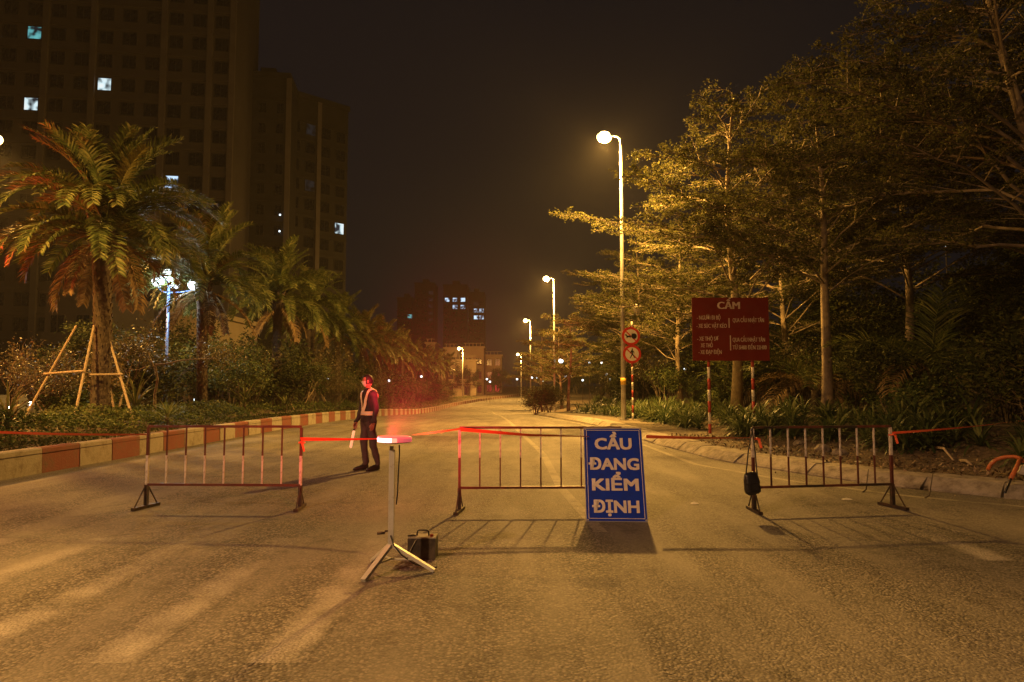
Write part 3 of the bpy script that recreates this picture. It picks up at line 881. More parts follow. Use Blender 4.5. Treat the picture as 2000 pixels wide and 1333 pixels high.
# ------------------------------------------------------------------ palms
def frond_mesh(seed, L=2.9, e0=60, droop=95, npairs=52, ll=0.35, mats=None, dead=0.0):
    """feather frond in the local XZ plane starting at the origin; e0 start elevation, droop total bend"""
    rg = np.random.default_rng(seed)
    nseg = 14
    s = np.linspace(0, 1, nseg)
    ang = R(e0) - R(droop) * s ** 1.5
    P = np.zeros((nseg, 3))
    for i in range(1, nseg):
        P[i, 0] = P[i - 1, 0] + math.cos(ang[i]) * L / (nseg - 1)
        P[i, 2] = P[i - 1, 2] + math.sin(ang[i]) * L / (nseg - 1)
    P[:, 1] = 0.12 * rg.normal() * s ** 2
    mb = MB(); mb.tube(P, np.linspace(0.028, 0.004, nseg), 4, mat=0, cap=False)
    V = []; Q = []; mi = []
    base = 0
    for k in range(npairs):
        t = 0.13 + 0.87 * (k + rg.uniform(-.3, .3)) / npairs
        t = min(max(t, .1), 0.995)
        i = t * (nseg - 1); i0 = min(int(i), nseg - 2); f = i - i0
        p = P[i0] * (1 - f) + P[i0 + 1] * f
        T = P[i0 + 1] - P[i0]; T /= np.linalg.norm(T)
        up = np.cross(T, np.array([0, 1.0, 0])); up = -up if up[2] < 0 and abs(up[2]) > 1e-6 else up
        up = np.array([-T[2], 0, T[0]])
        ln = ll * (0.55 + 0.75 * math.sin(PI * min(1, 0.12 + t * 0.88)) ** 0.7) * rg.uniform(.85, 1.1)
        for sd in (-1, 1):
            fw = 0.55 + 0.5 * t + rg.uniform(-.12, .12)
            d = np.array([0, sd, 0]) + T * fw + up * (0.35 + rg.uniform(-.25, .3))
            d /= np.linalg.norm(d)
            mid = p + d * ln * 0.5
            d2 = d + np.array([0, 0, -0.35 - dead * 0.8 + rg.uniform(-.15, .15)])
            d2 /= np.linalg.norm(d2)
            tip = mid + d2 * ln * 0.55
            wv = np.cross(d, up); wv /= np.linalg.norm(wv) + 1e-9
            w = 0.022 * rg.uniform(.8, 1.2)
            V += [p - wv * w * .5, p + wv * w * .5, mid + wv * w, mid - wv * w, tip]
            Q += [(base, base + 1, base + 2, base + 3), (base + 3, base + 2, base + 4)]
            base += 5
    mb.quadlist(V, Q, 0)
    return mb


PALM_F = {}
def palm_fronds():
    for i in range(4): PALM_F['up', i] = frond_mesh(10 + i, 2.7, 82, 40 + 8 * i, mats=None).mesh('frond', M['palm_leaf'])
    for i in range(5): PALM_F['mid', i] = frond_mesh(20 + i, 3.0, 50, 80 + 8 * i).mesh('frond', M['palm_leaf'])
    for i in range(4): PALM_F['low', i] = frond_mesh(30 + i, 2.9, 14, 68 + 8 * i).mesh('frond', M['palm_leaf'])
    for i in range(2): PALM_F['hang', i] = frond_mesh(40 + i, 2.4, -28, 48, dead=0.5).mesh('frond', M['palm_dead'])
    for i in range(2): PALM_F['yel', i] = frond_mesh(50 + i, 2.5, 80, 45).mesh('frond', M['palm_yellow'])
palm_fronds()


def palm_trunk_meshes(seed, H, r0=0.27):
    rg = np.random.default_rng(seed)
    n = 12
    z = np.linspace(0, H, n)
    P = np.stack([0.06 * np.sin(z * 0.8 + seed), 0.05 * np.cos(z * 0.7 + seed * 2) - 0.05, z], 1); P[0, :2] = 0
    rad = r0 * (1 + 0.25 * np.exp(-z * 2.5)) * np.where(z > H * .72, 1 + 0.55 * (z / H - .72) / .28, 1)
    mb = MB(); mb.tube(P, rad, 12); tr = mb.mesh('trunk', M['bark_palm'], True)
    mb = MB()
    k = 0
    zz = 0.35
    while zz < H:
        x = np.interp(zz, z, P[:, 0]); y = np.interp(zz, z, P[:, 1]); r = np.interp(zz, z, rad)
        a = k * 2.39996; k += 1
        ca, sa = math.cos(a), math.sin(a)
        ln = 0.13 + (0.2 if zz > H * .75 else 0.0) + rg.uniform(0, .05); w = 0.075 if zz < H * .75 else 0.06
        out = 0.055 + (0.1 if zz > H * .8 else 0)
        c = np.array([x + ca * (r - .02), y + sa * (r - .02), zz]); t_ = np.array([-sa, ca, 0]); o_ = np.array([ca, sa, 0])
        V = [c - t_ * w, c + t_ * w, c + o_ * out + t_ * w * .8 + np.array([0, 0, ln]), c + o_ * out - t_ * w * .8 + np.array([0, 0, ln]),
             c - o_ * .03 + t_ * w * .8 + np.array([0, 0, ln * .9]), c - o_ * .03 - t_ * w * .8 + np.array([0, 0, ln * .9])]
        mb.quadlist(V, [(0, 1, 2, 3), (3, 2, 4, 5), (0, 3, 5), (1, 4, 2)])
        zz += 0.022 if zz < H * .8 else 0.03
    return tr, mb.mesh('leaf_base', M['bark_palm'])


PT = [palm_trunk_meshes(s, 5.6, 0.27 - .02 * s) for s in range(3)]


def date_palm(x, y, label, seed, n=52, scale=1.0, trunk=None, yellow=False):
    rg = random.Random(seed)
    t = empty('date_palm', (x, y, zg(x, y) - 0.05)); tag(t, label, 'palm tree', 'date palms in a row along the painted kerb')
    tr, bs = PT[seed % 3]
    k = rg.uniform(.94, 1.06) * scale
    g_ = rg.uniform(.72, .9); link('trunk', tr, t, scale=(g_, g_, k)); o = link('leaf_base', bs, t, scale=(g_, g_, k), kind='stuff')
    top = 5.45 * k
    for i in range(n):
        a = i * 2.39996 + rg.uniform(-.25, .25)
        f = i / n
        if f < .28: key = ('up', rg.randrange(4)); dz = 0.3
        elif f < .6: key = ('mid', rg.randrange(5)); dz = 0.12
        elif f < .93: key = ('low', rg.randrange(4)); dz = -0.1
        else: key = ('hang', rg.randrange(2)); dz = -0.3
        if yellow and i in (5, 12): key = ('yel', i % 2)
        o = link('frond', PALM_F[key], t, (0.14 * math.cos(a), 0.14 * math.sin(a), top + dz + rg.uniform(-.1, .1)),
                 (rg.uniform(-.2, .2), rg.uniform(-.16, .16), a), scale=[rg.uniform(.85, 1.1) * scale] * 3)
        if key[0] == 'hang': o['label'] = 'dry brown hanging frond'
        if key[0] == 'yel': o['label'] = 'young yellow green frond'
    return t


date_palm(-12.0, 9.3, 'date palm beside the near street lamp, just out of the picture to the left', 40, 60)
PY = [18.9, 25.9, 33, 39.5, 46, 52.5, 59, 66, 73, 80, 87, 95, 104, 113]
PLAB = ['nearest tall date palm, braced by timber poles', 'date palm just beyond the white globe park lamp']
for i, y in enumerate(PY):
    x = -11.6 + (float(lx(y)) + 8.5) + random.Random(i).uniform(-.25, .25)
    lab = PLAB[i] if i < 2 else 'date palm, %s along the kerb counting from the braced palm' % ORD[i]
    date_palm(x, y, lab, i + 3, 96 if i == 0 else 78 if i < 4 else (56 if i < 8 else 36), scale=.98 if i else 1.05, yellow=(i == 0))

# timber props round the first palm
px_, py_ = -11.55, 18.9
t = empty('palm_prop', (px_, py_, zg(px_, py_))); tag(t, 'pale timber props nailed together around the nearest palm trunk', 'tree prop')
for a, b in (((-1.4, -.9, -.05), (-.36, -.3, 2.75)), ((0.08, -1.0, -.05), (0.14, -.34, 2.75)), ((1.3, -.2, -.05), (.3, 0, 2.6)), ((-.2, 1.0, -.05), (0, .25, 2.6))):
    mb = MB(); mb.tube([a, b], [0.035, 0.028], 7); mb.build('pole', M['timber'], t)
mb = MB(); mb.tube([(-.95, -.66, 1.42), (.14, -.7, 1.5)], 0.028, 7); mb.build('crossbar', M['timber'], t)
mb = MB(); mb.tube([(.14, -.5, 1.4), (.85, -.12, 1.42)], 0.026, 7); mb.build('crossbar', M['timber'], t)


# ------------------------------------------------------------------ trees
def tiered_tree(seed, H=10.5, r0=0.17, z0=3.2, spread=4.6, tiers=9, nleaf=15, leaf=0.085, lean=0.0, dens=1.15, per=(4, 7), rise=0.34):
    """flat tiered umbrella tree: whorls of near-level branches with fans of fine twigs"""
    rg = np.random.default_rng(seed)
    n = 14
    z = np.linspace(0, H, n)
    P = np.stack([lean * (z / H) ** 1.5 * H + 0.08 * np.sin(z * .9 + seed), 0.1 * np.sin(z * .6 + 2 * seed), z], 1)
    mb = MB()
    mb.tube(P, np.interp(z, [0, H * .1, H], [r0 * 1.25, r0, 0.02]), 10)
    tips = []
    for ti in range(tiers):
        f = ti / (tiers - 1)
        zt = z0 + (H * 0.97 - z0) * f
        Lm = spread * (1 - f) ** 0.55 * (0.75 + 0.25 * min(1, f * 5)) + 0.5
        nb = int(rg.integers(per[0], per[1]))
        a0 = rg.uniform(0, 6.28)
        for b in range(nb):
            a = a0 + b * 2 * PI / nb + rg.normal() * .25
            Lb = Lm * rg.uniform(.6, 1.15)
            bx = np.array([np.interp(zt, z, P[:, 0]), np.interp(zt, z, P[:, 1]), zt + rg.uniform(-.5, .5)])
            m = 8
            s = np.linspace(0, 1, m)
            sw = rg.normal() * .5
            ra = a + sw * s
            d = np.stack([np.cos(ra), np.sin(ra), rise * (1.9 - 2.0 * s) * rg.uniform(.5, 1.4) + 0.16 * rg.normal(size=m)], 1)
            B = bx + np.concatenate([[np.zeros(3)], np.cumsum(d[1:] * Lb / (m - 1), 0)])
            rb = r0 * 0.21 * (1 - f * .5)
            mb.tube(B, np.linspace(rb, 0.008, m), 5, cap=False)
            ns = max(3, int(Lb / 0.34 * dens))
            for k in range(ns):
                u = 0.22 + 0.78 * (k + rg.uniform(0, .8)) / ns
                i = min(u, .999) * (m - 1); i0 = int(i); q = B[i0] * (1 - (i - i0)) + B[i0 + 1] * (i - i0)
                sd = 1 if k % 2 else -1
                sa = a + sd * rg.uniform(.45, 1.0)
                Ls = (0.35 + 0.42 * Lb * (1 - u) ** .7) * rg.uniform(.6, 1.1)
                dd = np.array([math.cos(sa), math.sin(sa), rg.uniform(.02, .3)])
                e = q + dd * Ls
                mdl = q + dd * Ls * .5 + np.array([0, 0, .04 * Ls])
                mb.tube([q, mdl, e], [rb * .35 * (1 - u) + .011, .009, .006], 3, cap=False)
                nt_ = max(3, int(Ls / .16 * dens))
                for j in range(nt_):
                    w = 0.2 + .8 * (j + rg.uniform(0, 1)) / nt_
                    c = q + dd * Ls * w
                    da = sa + rg.choice([-1, 1]) * rg.uniform(.4, 1.1)
                    tl = rg.uniform(.12, .3)
                    tp = c + np.array([math.cos(da), math.sin(da), rg.uniform(-.05, .45)]) * tl
                    mb.tube([c, tp], [.007, .004], 3, cap=False)
                    tips.append((c, tp))
    tips = np.array(tips)
    t = rg.uniform(.25, 1.05, (len(tips), nleaf, 1))
    pts = (tips[:, None, 0] * (1 - t) + tips[:, None, 1] * t + rg.normal(size=(len(tips), nleaf, 3)) * .05).reshape(-1, 3)
    V, Q = leaf_arrays(pts, leaf, rg, .55, .35)
    return mb, (V, Q)


def tree_meshes(seed, leafm='leaf_small', bark='bark', **kw):
    mb, (V, Q) = tiered_tree(seed, **kw)
    return mb.mesh('trunk', M[bark], True), np_mesh('crown', V, Q, M[leafm])


TT = [tree_meshes(1, H=11.2, spread=5.6, z0=4.0, tiers=9, r0=.16), tree_meshes(2, H=10.2, spread=6.2, z0=2.9, tiers=9, r0=.16),
      tree_meshes(3, H=9.6, spread=5.4, z0=2.8, tiers=8, r0=.14), tree_meshes(4, H=6.4, spread=3.0, z0=2.2, tiers=6, r0=.11, leaf=.1)]


def place_tree(name, i, x, y, rz, label, group, sc=1.0, src=None):
    t = empty(name, (x, y, zg(x, y) - 0.05), rz); tag(t, label, 'tree', group)
    tr, cr = (src or TT[i])
    o = link('trunk', tr, t, scale=[sc] * 3); o = link('crown', cr, t, scale=[sc] * 3)
    return t


UG = 'tiered umbrella trees along the right verge'
place_tree('umbrella_tree', 0, 9.9, 21.5, 0.4, 'tall umbrella tree with a straight bare trunk right of the red board', UG)
place_tree('umbrella_tree', 1, 8.0, 24.5, 2.0, 'umbrella tree whose trunk stands behind the red board', UG, 1.16)
place_tree('umbrella_tree', 2, 8.6, 35, 1.1, 'umbrella tree with a slim trunk just left of the red board', UG)
place_tree('umbrella_tree', 1, 7.4, 40, 4.2, 'umbrella tree whose trunk shows beside the round signs', UG, .93)
place_tree('umbrella_tree', 2, 8.8, 48, 5.2, 'umbrella tree behind the nearest street lamp, further than the signs', UG, .95)
place_tree('umbrella_tree', 3, 4.9, 58, 0.3, 'small golden umbrella tree beside the pole with the lit globe', UG, 1.25)
place_tree('umbrella_tree', 2, 10.5, 62, 2.6, 'dim umbrella tree set back behind the lit globe lamp', UG, .9)
place_tree('umbrella_tree', 3, 3.6, 84, 2.1, 'small umbrella tree under the third street lamp', UG, 1.45)
place_tree('umbrella_tree', 3, 5.0, 71, 4.4, 'small umbrella tree just beyond the lamp with the lit globe', UG, 1.35)
place_tree('umbrella_tree', 3, 4.4, 104, 3.9, 'farthest small umbrella tree at the bend of the road', UG, 1.2)
big = tree_meshes(8, H=12.5, spread=6.6, z0=4.6, tiers=10, r0=.26, lean=-.17)
place_tree('umbrella_tree', 0, 13.4, 16.2, 0.0, 'largest leaning umbrella tree overhanging the right edge', UG, src=big)
place_tree('umbrella_tree', 0, 14.6, 25, 2.9, 'umbrella tree deep in the dark planting behind the leaning one', UG, 1.08)
place_tree('umbrella_tree', 1, 13.2, 33, 0.9, 'umbrella tree standing back in the dark between the two tall ones', UG, 1.1)


place_tree('umbrella_tree', 0, 17.2, 22.5, 1.7, 'tall dark umbrella tree rising behind the leaning one at the top right', UG, src=big, sc=1.12)


def bushy(seed, H=2.0, W=1.6, stems=7, leaf=.11, n=2600, open_=0.5, leafm='leaf_shrub', bark='bark_dark', name='foliage', tall=False):
    """many-stemmed shrub: bent stems, forks and leaves gathered round the twig ends"""
    rg = np.random.default_rng(seed)
    mb = MB(); tips = []
    def grow(p, d, L, r, lv):
        m = 4; pts = [p]; q = p.copy(); dd = d.copy()
        for i in range(m):
            dd = dd + rg.normal(size=3) * .16; dd[2] += .05; dd /= np.linalg.norm(dd)
            q = q + dd * L / m; pts.append(q.copy())
        mb.tube(pts, np.linspace(r, r * .5, m + 1), 4 if lv < 2 else 3, cap=False)
        if lv >= 3: tips.extend(pts[2:]); return
        if lv == 2: tips.extend(pts[3:])
        for k in range(int(rg.integers(2, 4))):
            nd = dd + rg.normal(size=3) * (.45 + .25 * open_); nd[2] = abs(nd[2]) * .8 + .1; nd /= np.linalg.norm(nd)
            grow(pts[int(rg.integers(2, m + 1))], nd, L * rg.uniform(.55, .8), r * .55, lv + 1)
    for s in range(stems):
        a = rg.uniform(0, 6.28); sp = W / H * .45 * rg.uniform(.3, 1)
        d = np.array([math.cos(a) * sp, math.sin(a) * sp, 1.0]); d /= np.linalg.norm(d)
        grow(np.array([math.cos(a) * .06 * W, math.sin(a) * .06 * W, 0]), d, H * .42 * rg.uniform(.8, 1.1), .012 * H + .004, 0)
    tips = np.array(tips)
    idx = rg.integers(0, len(tips), n)
    pts = tips[idx] + rg.normal(size=(n, 3)) * np.array([.11, .11, .09]) * (H ** .5)
    pts[:, 2] = np.maximum(pts[:, 2], .03)
    V, Q = leaf_arrays(pts, leaf, rg, .5, .4)
    return mb.mesh('stem', M[bark], True), np_mesh(name, V, Q, M[leafm])


SH = [bushy(1, 1.3, 1.5, 8, .1, 2600), bushy(2, 2.2, 1.8, 7, .11, 3000, leafm='leaf_shrub'), bushy(3, 3.0, 2.0, 6, .085, 1500, leafm='leaf_dry'),
      bushy(4, 2.6, 2.2, 9, .13, 4200, leafm='leaf_dark'), bushy(5, 0.8, 1.0, 9, .1, 1800)]
DT = [bushy(11, 8.5, 6.5, 6, .24, 12000, leafm='leaf_dark', name='crown'), bushy(12, 7.0, 6.0, 7, .22, 11000, leafm='leaf_dark', name='crown')]


def place_shrub(x, y, i, rz, sc, label, group, name='shrub', cat='shrub', src=None, parts=('stem', 'foliage')):
    if src is None and y < 25 and x < 0 and (1000 + FPX * x / y < 150 or abs(1000 + FPX * x / y - 180) < 75) and y < 18.5: return None   # keeps the timber props and the side road in view
    if src is None and x > 0 and y < 24 and abs(1000 + FPX * x / y - 1618) < 62: return None   # keeps the straight trunk clear
    t = empty(name, (x, y, zg(x, y) - 0.03), rz); tag(t, label, cat, group)
    a, b = (src or SH)[i]
    link(parts[0], a, t, scale=[sc] * 3); link(parts[1], b, t, scale=[sc] * 3)
    return t


# forked small tree left of the park lamp
fk = bushy(21, 4.6, 3.2, 1, .09, 2600, open_=.9, leafm='leaf_dry', bark='bark', name='crown')
p = at(300, 800, 21.5)
t = empty('forked_tree', (p[0], 21.5, zg(p[0], 21.5) - .05)); tag(t, 'thin forked young tree with sparse leaves before the blue pole', 'tree')
link('trunk', fk[0], t); link('crown', fk[1], t)

yt = [bushy(22, 3.6, 2.8, 2, .1, 2200, open_=.8, leafm='leaf_dry', bark='bark', name='crown'), bushy(23, 4.0, 3.0, 2, .11, 2600, open_=.8, leafm='leaf_shrub', bark='bark', name='crown')]
for i, (px, Y, k, lab) in enumerate(((235, 20.6, 0, 'sparse young tree right behind the propped palm trunk'), (120, 25, 0, 'sparse young tree left of the propped palm in the dark'), (462, 29.5, 1, 'leafy young tree right of the second palm trunk'),
                                     (585, 36, 1, 'leafy young tree between the third and fourth palms'), (650, 42, 0, 'sparse young tree above the low shrubs left of the guard'))):
    x = (px - 1000) / FPX * Y
    t = empty('young_tree', (x, Y, zg(x, Y) - .05), i * 1.9); tag(t, lab, 'tree', 'young trees among the palms')
    link('trunk', yt[k][0], t); link('crown', yt[k][1], t)

# fan / spiky plants
def spiky(seed, n=42, L=1.0, w=.028, mat='leaf_strap', stem=.25, spread=1.0, bd=(20, 75)):
    rg = np.random.default_rng(seed)
    V = []; Q = []; b = 0
    for i in range(n):
        a = i * 2.39996; e = R(80) - R(95) * spread * (i / n) + rg.normal() * .12
        ln = L * rg.uniform(.7, 1.1); bend = R(rg.uniform(*bd)); m = 5
        p = np.array([0, 0, stem * (1 - .4 * i / n)]); h = np.array([math.cos(a), math.sin(a), 0]); sdir = np.array([-math.sin(a), math.cos(a), 0])
        for k in range(m + 1):
            u = k / m; ww = w * (0.6 + 1.4 * u) * (1 - u) ** .5 + .002 if u > .2 else w * .75
            V += [p - sdir * ww, p + sdir * ww]
            ee = e - bend * u ** 1.4
            p = p + (h * math.cos(ee) + np.array([0, 0, math.sin(ee)])) * ln / m
        for k in range(m): Q.append((b + 2 * k, b + 2 * k + 1, b + 2 * k + 3, b + 2 * k + 2))
        b += 2 * (m + 1)
    return np_mesh('leaves', V, Q, M[mat])


SPK = [spiky(1, 46, 1.05, .024, 'palm_leaf', .45), spiky(2, 40, .8, .02, 'palm_leaf', .3)]
stemm = MB().tube([(0, 0, 0), (0, 0, .45)], [.07, .05], 7).mesh('stem', M['bark_dark'])
for i, (px, Y, sc, lab) in enumerate(((268, 20, 1.15, 'spiky fan plant at the foot of the forked tree'), (330, 19.3, .85, 'spiky plant at the foot of the blue lamp pole'),
                                    (480, 27, 1.1, 'spiky plant between the second and third palm trunks'), (560, 31, .9, 'spiky plant nearest the third palm trunk'), (20, 14.5, .8, 'spiky plant over the hedge at the left edge'))):
    x = (px - 1000) / FPX * Y
    t = empty('spiky_plant', (x, Y, zg(x, Y) + .05), i * 1.3); tag(t, lab, 'plant', 'spiky plants under the palms')
    link('stem', stemm, t, scale=[sc] * 3); link('leaves', SPK[i % 2], t, scale=[sc] * 3)

rg = random.Random(77)
# hedge and ground cover along the left kerb
def hedge(name, y0, y1, off0, off1, h, n, leaf, label, kind=None, cat=None, mat='leaf_shrub', seed=0):
    r = np.random.default_rng(seed)
    Y = r.uniform(y0, y1, n); S = r.uniform(off0, off1, n)
    X = lx(Y) - S
    mid = (off0 + off1) / 2; half = (off1 - off0) / 2
    edge = 1 - np.abs((S - mid) / half) ** 4
    bump = .75 + .35 * np.sin(Y * 2.3 + S * 3) * np.sin(Y * 0.9 + 1.7)
    top = h * bump * edge
    Z = terr(Y) + bed_h(X, Y) + top * (1 - np.abs(r.normal(size=n)) * .28).clip(.05, 1.1)
    V, Q = leaf_arrays(np.stack([X, Y, Z], 1), leaf, r, .55, .5)
    o = link(name, np_mesh(name, V, Q, M[mat]))
    return tag(o, label, cat, kind=kind)


hedge('hedge', 8, 26, 1.3, 3.2, .62, 26000, .085, 'low leafy green hedge along the bed by the braced palm', cat='hedge', seed=3)
hedge('ground_cover', 6, 60, .12, 1.5, .14, 26000, .06, 'dark creeping plants behind the painted kerb', kind='stuff', mat='leaf_dark', seed=4)
hedge('ground_cover', 24, 130, 1.0, 5, .5, 26000, .11, 'mixed low planting running on under the palms', kind='stuff', mat='leaf_shrub', seed=5)
k = 0
for y in np.arange(15, 118, 2.0):
    x = float(lx(y)) - rg.uniform(2.2, 5.4)
    i = rg.choice([0, 1, 1, 2, 3, 4])
    sc = rg.uniform(.8, 1.25)
    if y < 24: i = rg.choice([0, 4])
    o = place_shrub(x, y, i, rg.uniform(0, 6), sc, ['low green shrub growing among the palm trunks', 'tall green shrub growing among the palm trunks', 'thin dry brown shrub growing among the palm trunks', 'dense dark shrub growing among the palm trunks', 'tiny green shrub growing among the palm trunks'][i], 'shrubs under the row of palms')
for y in np.arange(29, 112, 2.6):
    x = float(lx(y)) - rg.uniform(2.6, 4.6)
    i = rg.choice([3, 3, 1, 2])
    place_shrub(x, y, i, rg.uniform(0, 6), rg.uniform(1.25, 1.6), ['', 'tall green shrub filling the gap between far palm trunks', 'thin dry shrub filling the gap between far palm trunks', 'dense dark shrub filling the gap between far palm trunks'][i], 'shrubs under the row of palms')
for (px, Y, i, sc, lab) in ((20, 19, 2, .9, 'twiggy brown shrub at the left edge behind the hedge'), (120, 21, 2, .8, 'twiggy brown shrub left of the braced palm'),
                            (700, 40, 2, .8, 'dry pale leaved shrub above the man in the vest'), (450, 29, 2, 1.0, 'tall dry shrub beside the second palm trunk'), (250, 24, 3, 1.2, 'dense dark shrub behind the fan plant'),
                            (380, 30, 1, 1.3, 'tall green shrub right of the blue lamp pole')):
    x = (px - 1000) / FPX * Y
    place_shrub(x, Y, i, px * .1, sc, lab, 'shrubs under the row of palms')

# dark trees behind the palms and in the right hand thicket
for i, (x, y, k, sc) in enumerate(((-20, 22, 0, .62), (-19, 31, 1, .7), (-20.5, 41, 0, .75), (-19.5, 53, 1, .8), (-19, 66, 0, .85), (-18.5, 80, 1, .9), (-18, 96, 0, .9), (-15, 118, 1, .9))):
    place_shrub(x, y, k, i * 1.7, sc, 'dark round tree behind the date palms, %s along the row' % ORD[i], 'dark trees behind the date palms', 'dark_tree', 'tree', DT, ('trunk', 'crown'))
for i, (x, y, k, sc) in enumerate(((17.5, 20, 1, .85), (21, 25, 0, 1.0), (16, 27.5, 1, .75), (24, 33, 1, 1.15), (18, 36, 0, .95), (14, 41, 1, .8), (21, 46, 0, 1.1), (14.5, 54, 1, .9), (11.5, 70, 0, .8), (12, 86, 1, .9), (29, 40, 0, 1.2))):
    place_shrub(x, y, k, i * 2.1, sc, 'dark bushy tree filling the thicket behind the right verge', 'dark trees of the right thicket', 'dark_tree', 'tree', DT, ('trunk', 'crown'))
for i, (x, y, k, sc) in enumerate(((-9.5, 150, 0, .9), (-3.5, 170, 1, .95), (4, 192, 0, .9), (-16, 168, 1, 1.0), (14, 150, 0, .9), (20, 170, 1, 1.0), (-24, 150, 0, 1.1), (-34, 140, 1, 1.2), (10.5, 128, 1, .8))):
    place_shrub(x, y, k, i * 2.1, sc, 'far dark tree closing the view at the bend', 'far trees at the bend of the road', 'far_tree', 'tree', DT, ('trunk', 'crown'))
# shrubs in the right thicket
RK = ['low green shrub tangled behind the strap leaved lilies', 'tall green shrub tangled behind the strap leaved lilies', 'thin dry shrub tangled behind the strap leaved lilies', 'dense dark shrub tangled behind the strap leaved lilies', 'tiny green shrub tangled behind the strap leaved lilies']
for i in range(34):
    y = rg.uniform(16, 60); off = rg.uniform(4.6, 9)
    x = float(rx(y)) + off + (2.0 if y < 20 else 0)
    if 22 < y < 30 and x < 7: continue
    i_ = rg.choice([0, 1, 2, 3, 3])
    place_shrub(x, y, i_, rg.uniform(0, 6), rg.uniform(.75, 1.2), RK[i_], 'shrubs of the right thicket')
for i, (px, Y, sc) in enumerate(((1046, 57, .95), (1060, 56, 1.05), (1072, 58, .9))):
    x = (px - 1000) / FPX * Y
    place_shrub(x, Y, 3, i * 2., sc, 'dark upright bush at the kerb corner left of the far lamp pole', 'dark bushes by the far lamp pole')

for i, (x, y) in enumerate(((11.2, 14.6), (12.4, 13.2), (13.6, 15), (10.4, 17.2), (12.2, 17), (14.6, 12.6), (9.2, 19.2), (11, 19.8), (13.2, 19), (15.4, 15.8), (12.8, 11.6))):
    i_ = (3, 1, 3, 0, 1, 3, 0, 3, 1, 3, 0)[i]
    place_shrub(x, y, i_, i * 1.3, (1.0, .8, 1.2, 1.1, .9, 1.0, 1.0, .9, 1.1, 1.2, 1.0)[i], RK[i_], 'shrubs of the right thicket')
# areca palms in the right planting
AF = [frond_mesh(60 + i, 3.2, 62 - 8 * i, 95 + 6 * i, 40, .6).mesh('frond', M['palm_leaf']) for i in range(3)]
AD = [frond_mesh(70 + i, 3.0, 35, 110, 40, .6, dead=.7).mesh('frond', M['palm_dead']) for i in range(2)]
AU = frond_mesh(80, 3.4, 84, 42, 44, .75).mesh('frond', M['palm_leaf'])
for i, (px, Y, n, nd, sc, lab) in enumerate(((1590, 24, 8, 8, .95, 'arching palm with many brown drooping fronds behind the straight trunk'),
                                       (1815, 19.5, 7, 3, 1.0, 'young palm with one upright feathery frond in the dark at right'),
                                       (1440, 30, 9, 2, .9, 'green palm behind the red board'), (1950, 20, 6, 3, .95, 'dim palm near the right edge'), (1700, 27, 8, 3, 1.1, 'palm in the shade between the two arching palms'))):
    x = (px - 1000) / FPX * Y
    t = empty('feather_palm', (x, Y, zg(x, Y)), 0); tag(t, lab, 'palm tree', 'feather palms in the right planting')
    mb = MB(); mb.tube([(0, 0, 0), (0, 0, .9 * sc)], [.16, .12], 9); mb.build('trunk', M['bark_palm'], t, True)
    rr = random.Random(i + 5)
    for k in range(n + nd):
        a = k * 2.39996 + i
        me_ = AF[k % 3] if k < n else AD[k % 2]
        o = link('frond', me_, t, (0.06 * math.cos(a), .06 * math.sin(a), .8 * sc), (rr.uniform(-.25, .25), rr.uniform(-.2, .2), a), scale=[sc * rr.uniform(.85, 1.1)] * 3)
        if k >= n: o['label'] = 'dry brown drooping frond'
    if i == 1:
        for a in (-1.9, -1.2): link('frond', AU, t, (0, 0, .6), (0, 0, a), scale=[.95] * 3)

# spider lily clumps
LC = []
for s in range(6):
    rg2 = np.random.default_rng(200 + s)
    LC.append(spiky(200 + s, 44, .6 + .05 * s, .02, 'leaf_strap', .04, .85, (50, 125)))
FRONT = np.array([(4.35, 46), (4.6, 38), (5.2, 32), (5.5, 27), (5.6, 24.5), (5.9, 21), (6.4, 17.6), (7.2, 15.2), (7.7, 13.0), (8.6, 11.4), (10.2, 10.0), (12.5, 8.8)])
seg = np.concatenate([[0], np.cumsum(np.linalg.norm(np.diff(FRONT, axis=0), axis=1))])
rl = random.Random(31)
for i in range(290):
    f = rl.uniform(0, 1) ** .7
    s = f * seg[-1]
    x = np.interp(s, seg, FRONT[:, 0]); y = np.interp(s, seg, FRONT[:, 1])
    off = rl.uniform(0, 1) ** 1.2 * 2.8
    x += off * .85; y += off * .5
    if 4.2 < x < 5.4 and 27 < y < 30: continue
    o = link('lily_clump', LC[i % 6], None, (float(x), float(y), zg(float(x), float(y)) - .02), (rl.uniform(-.1, .1), rl.uniform(-.1, .1), rl.uniform(0, 6)), scale=[rl.uniform(.75, 1.2)] * 3)
    tag(o, 'strap leaved spider lily clump edging the right verge', 'plant', 'spider lily clumps edging the right verge')

# leaf litter, stones, twigs on the soil
rgn = np.random.default_rng(5)
S = rgn.uniform(0, 1, 7000)
Yl = 8.5 + 11 * S ** 1.3; Xl = rx(Yl) + .35 + np.abs(rgn.normal(size=7000)) * 1.7
V, Q = leaf_arrays(np.stack([Xl, Yl, terr(Yl) + verge_h(Xl, Yl) +  .012], 1), .085, rgn, .5, 2.0)
tag(link('leaf_litter', np_mesh('leaf_litter', V, Q, M['litter'])), 'dry fallen leaves scattered over the verge soil', kind='stuff')
Yl = rgn.uniform(7, 60, 500); Xl = np.where(rgn.uniform(size=500) < .5, rx(Yl) - np.abs(rgn.normal(size=500)) * .3 - .05, lx(Yl) + np.abs(rgn.normal(size=500)) * .25 + .05)
V, Q = leaf_arrays(np.stack([Xl, Yl, terr(Yl) + .012], 1), .06, rgn, .5, 2.0)
tag(link('leaf_litter', np_mesh('leaf_litter', V, Q, M['litter'])), 'dry leaves gathered along both gutters', kind='stuff')

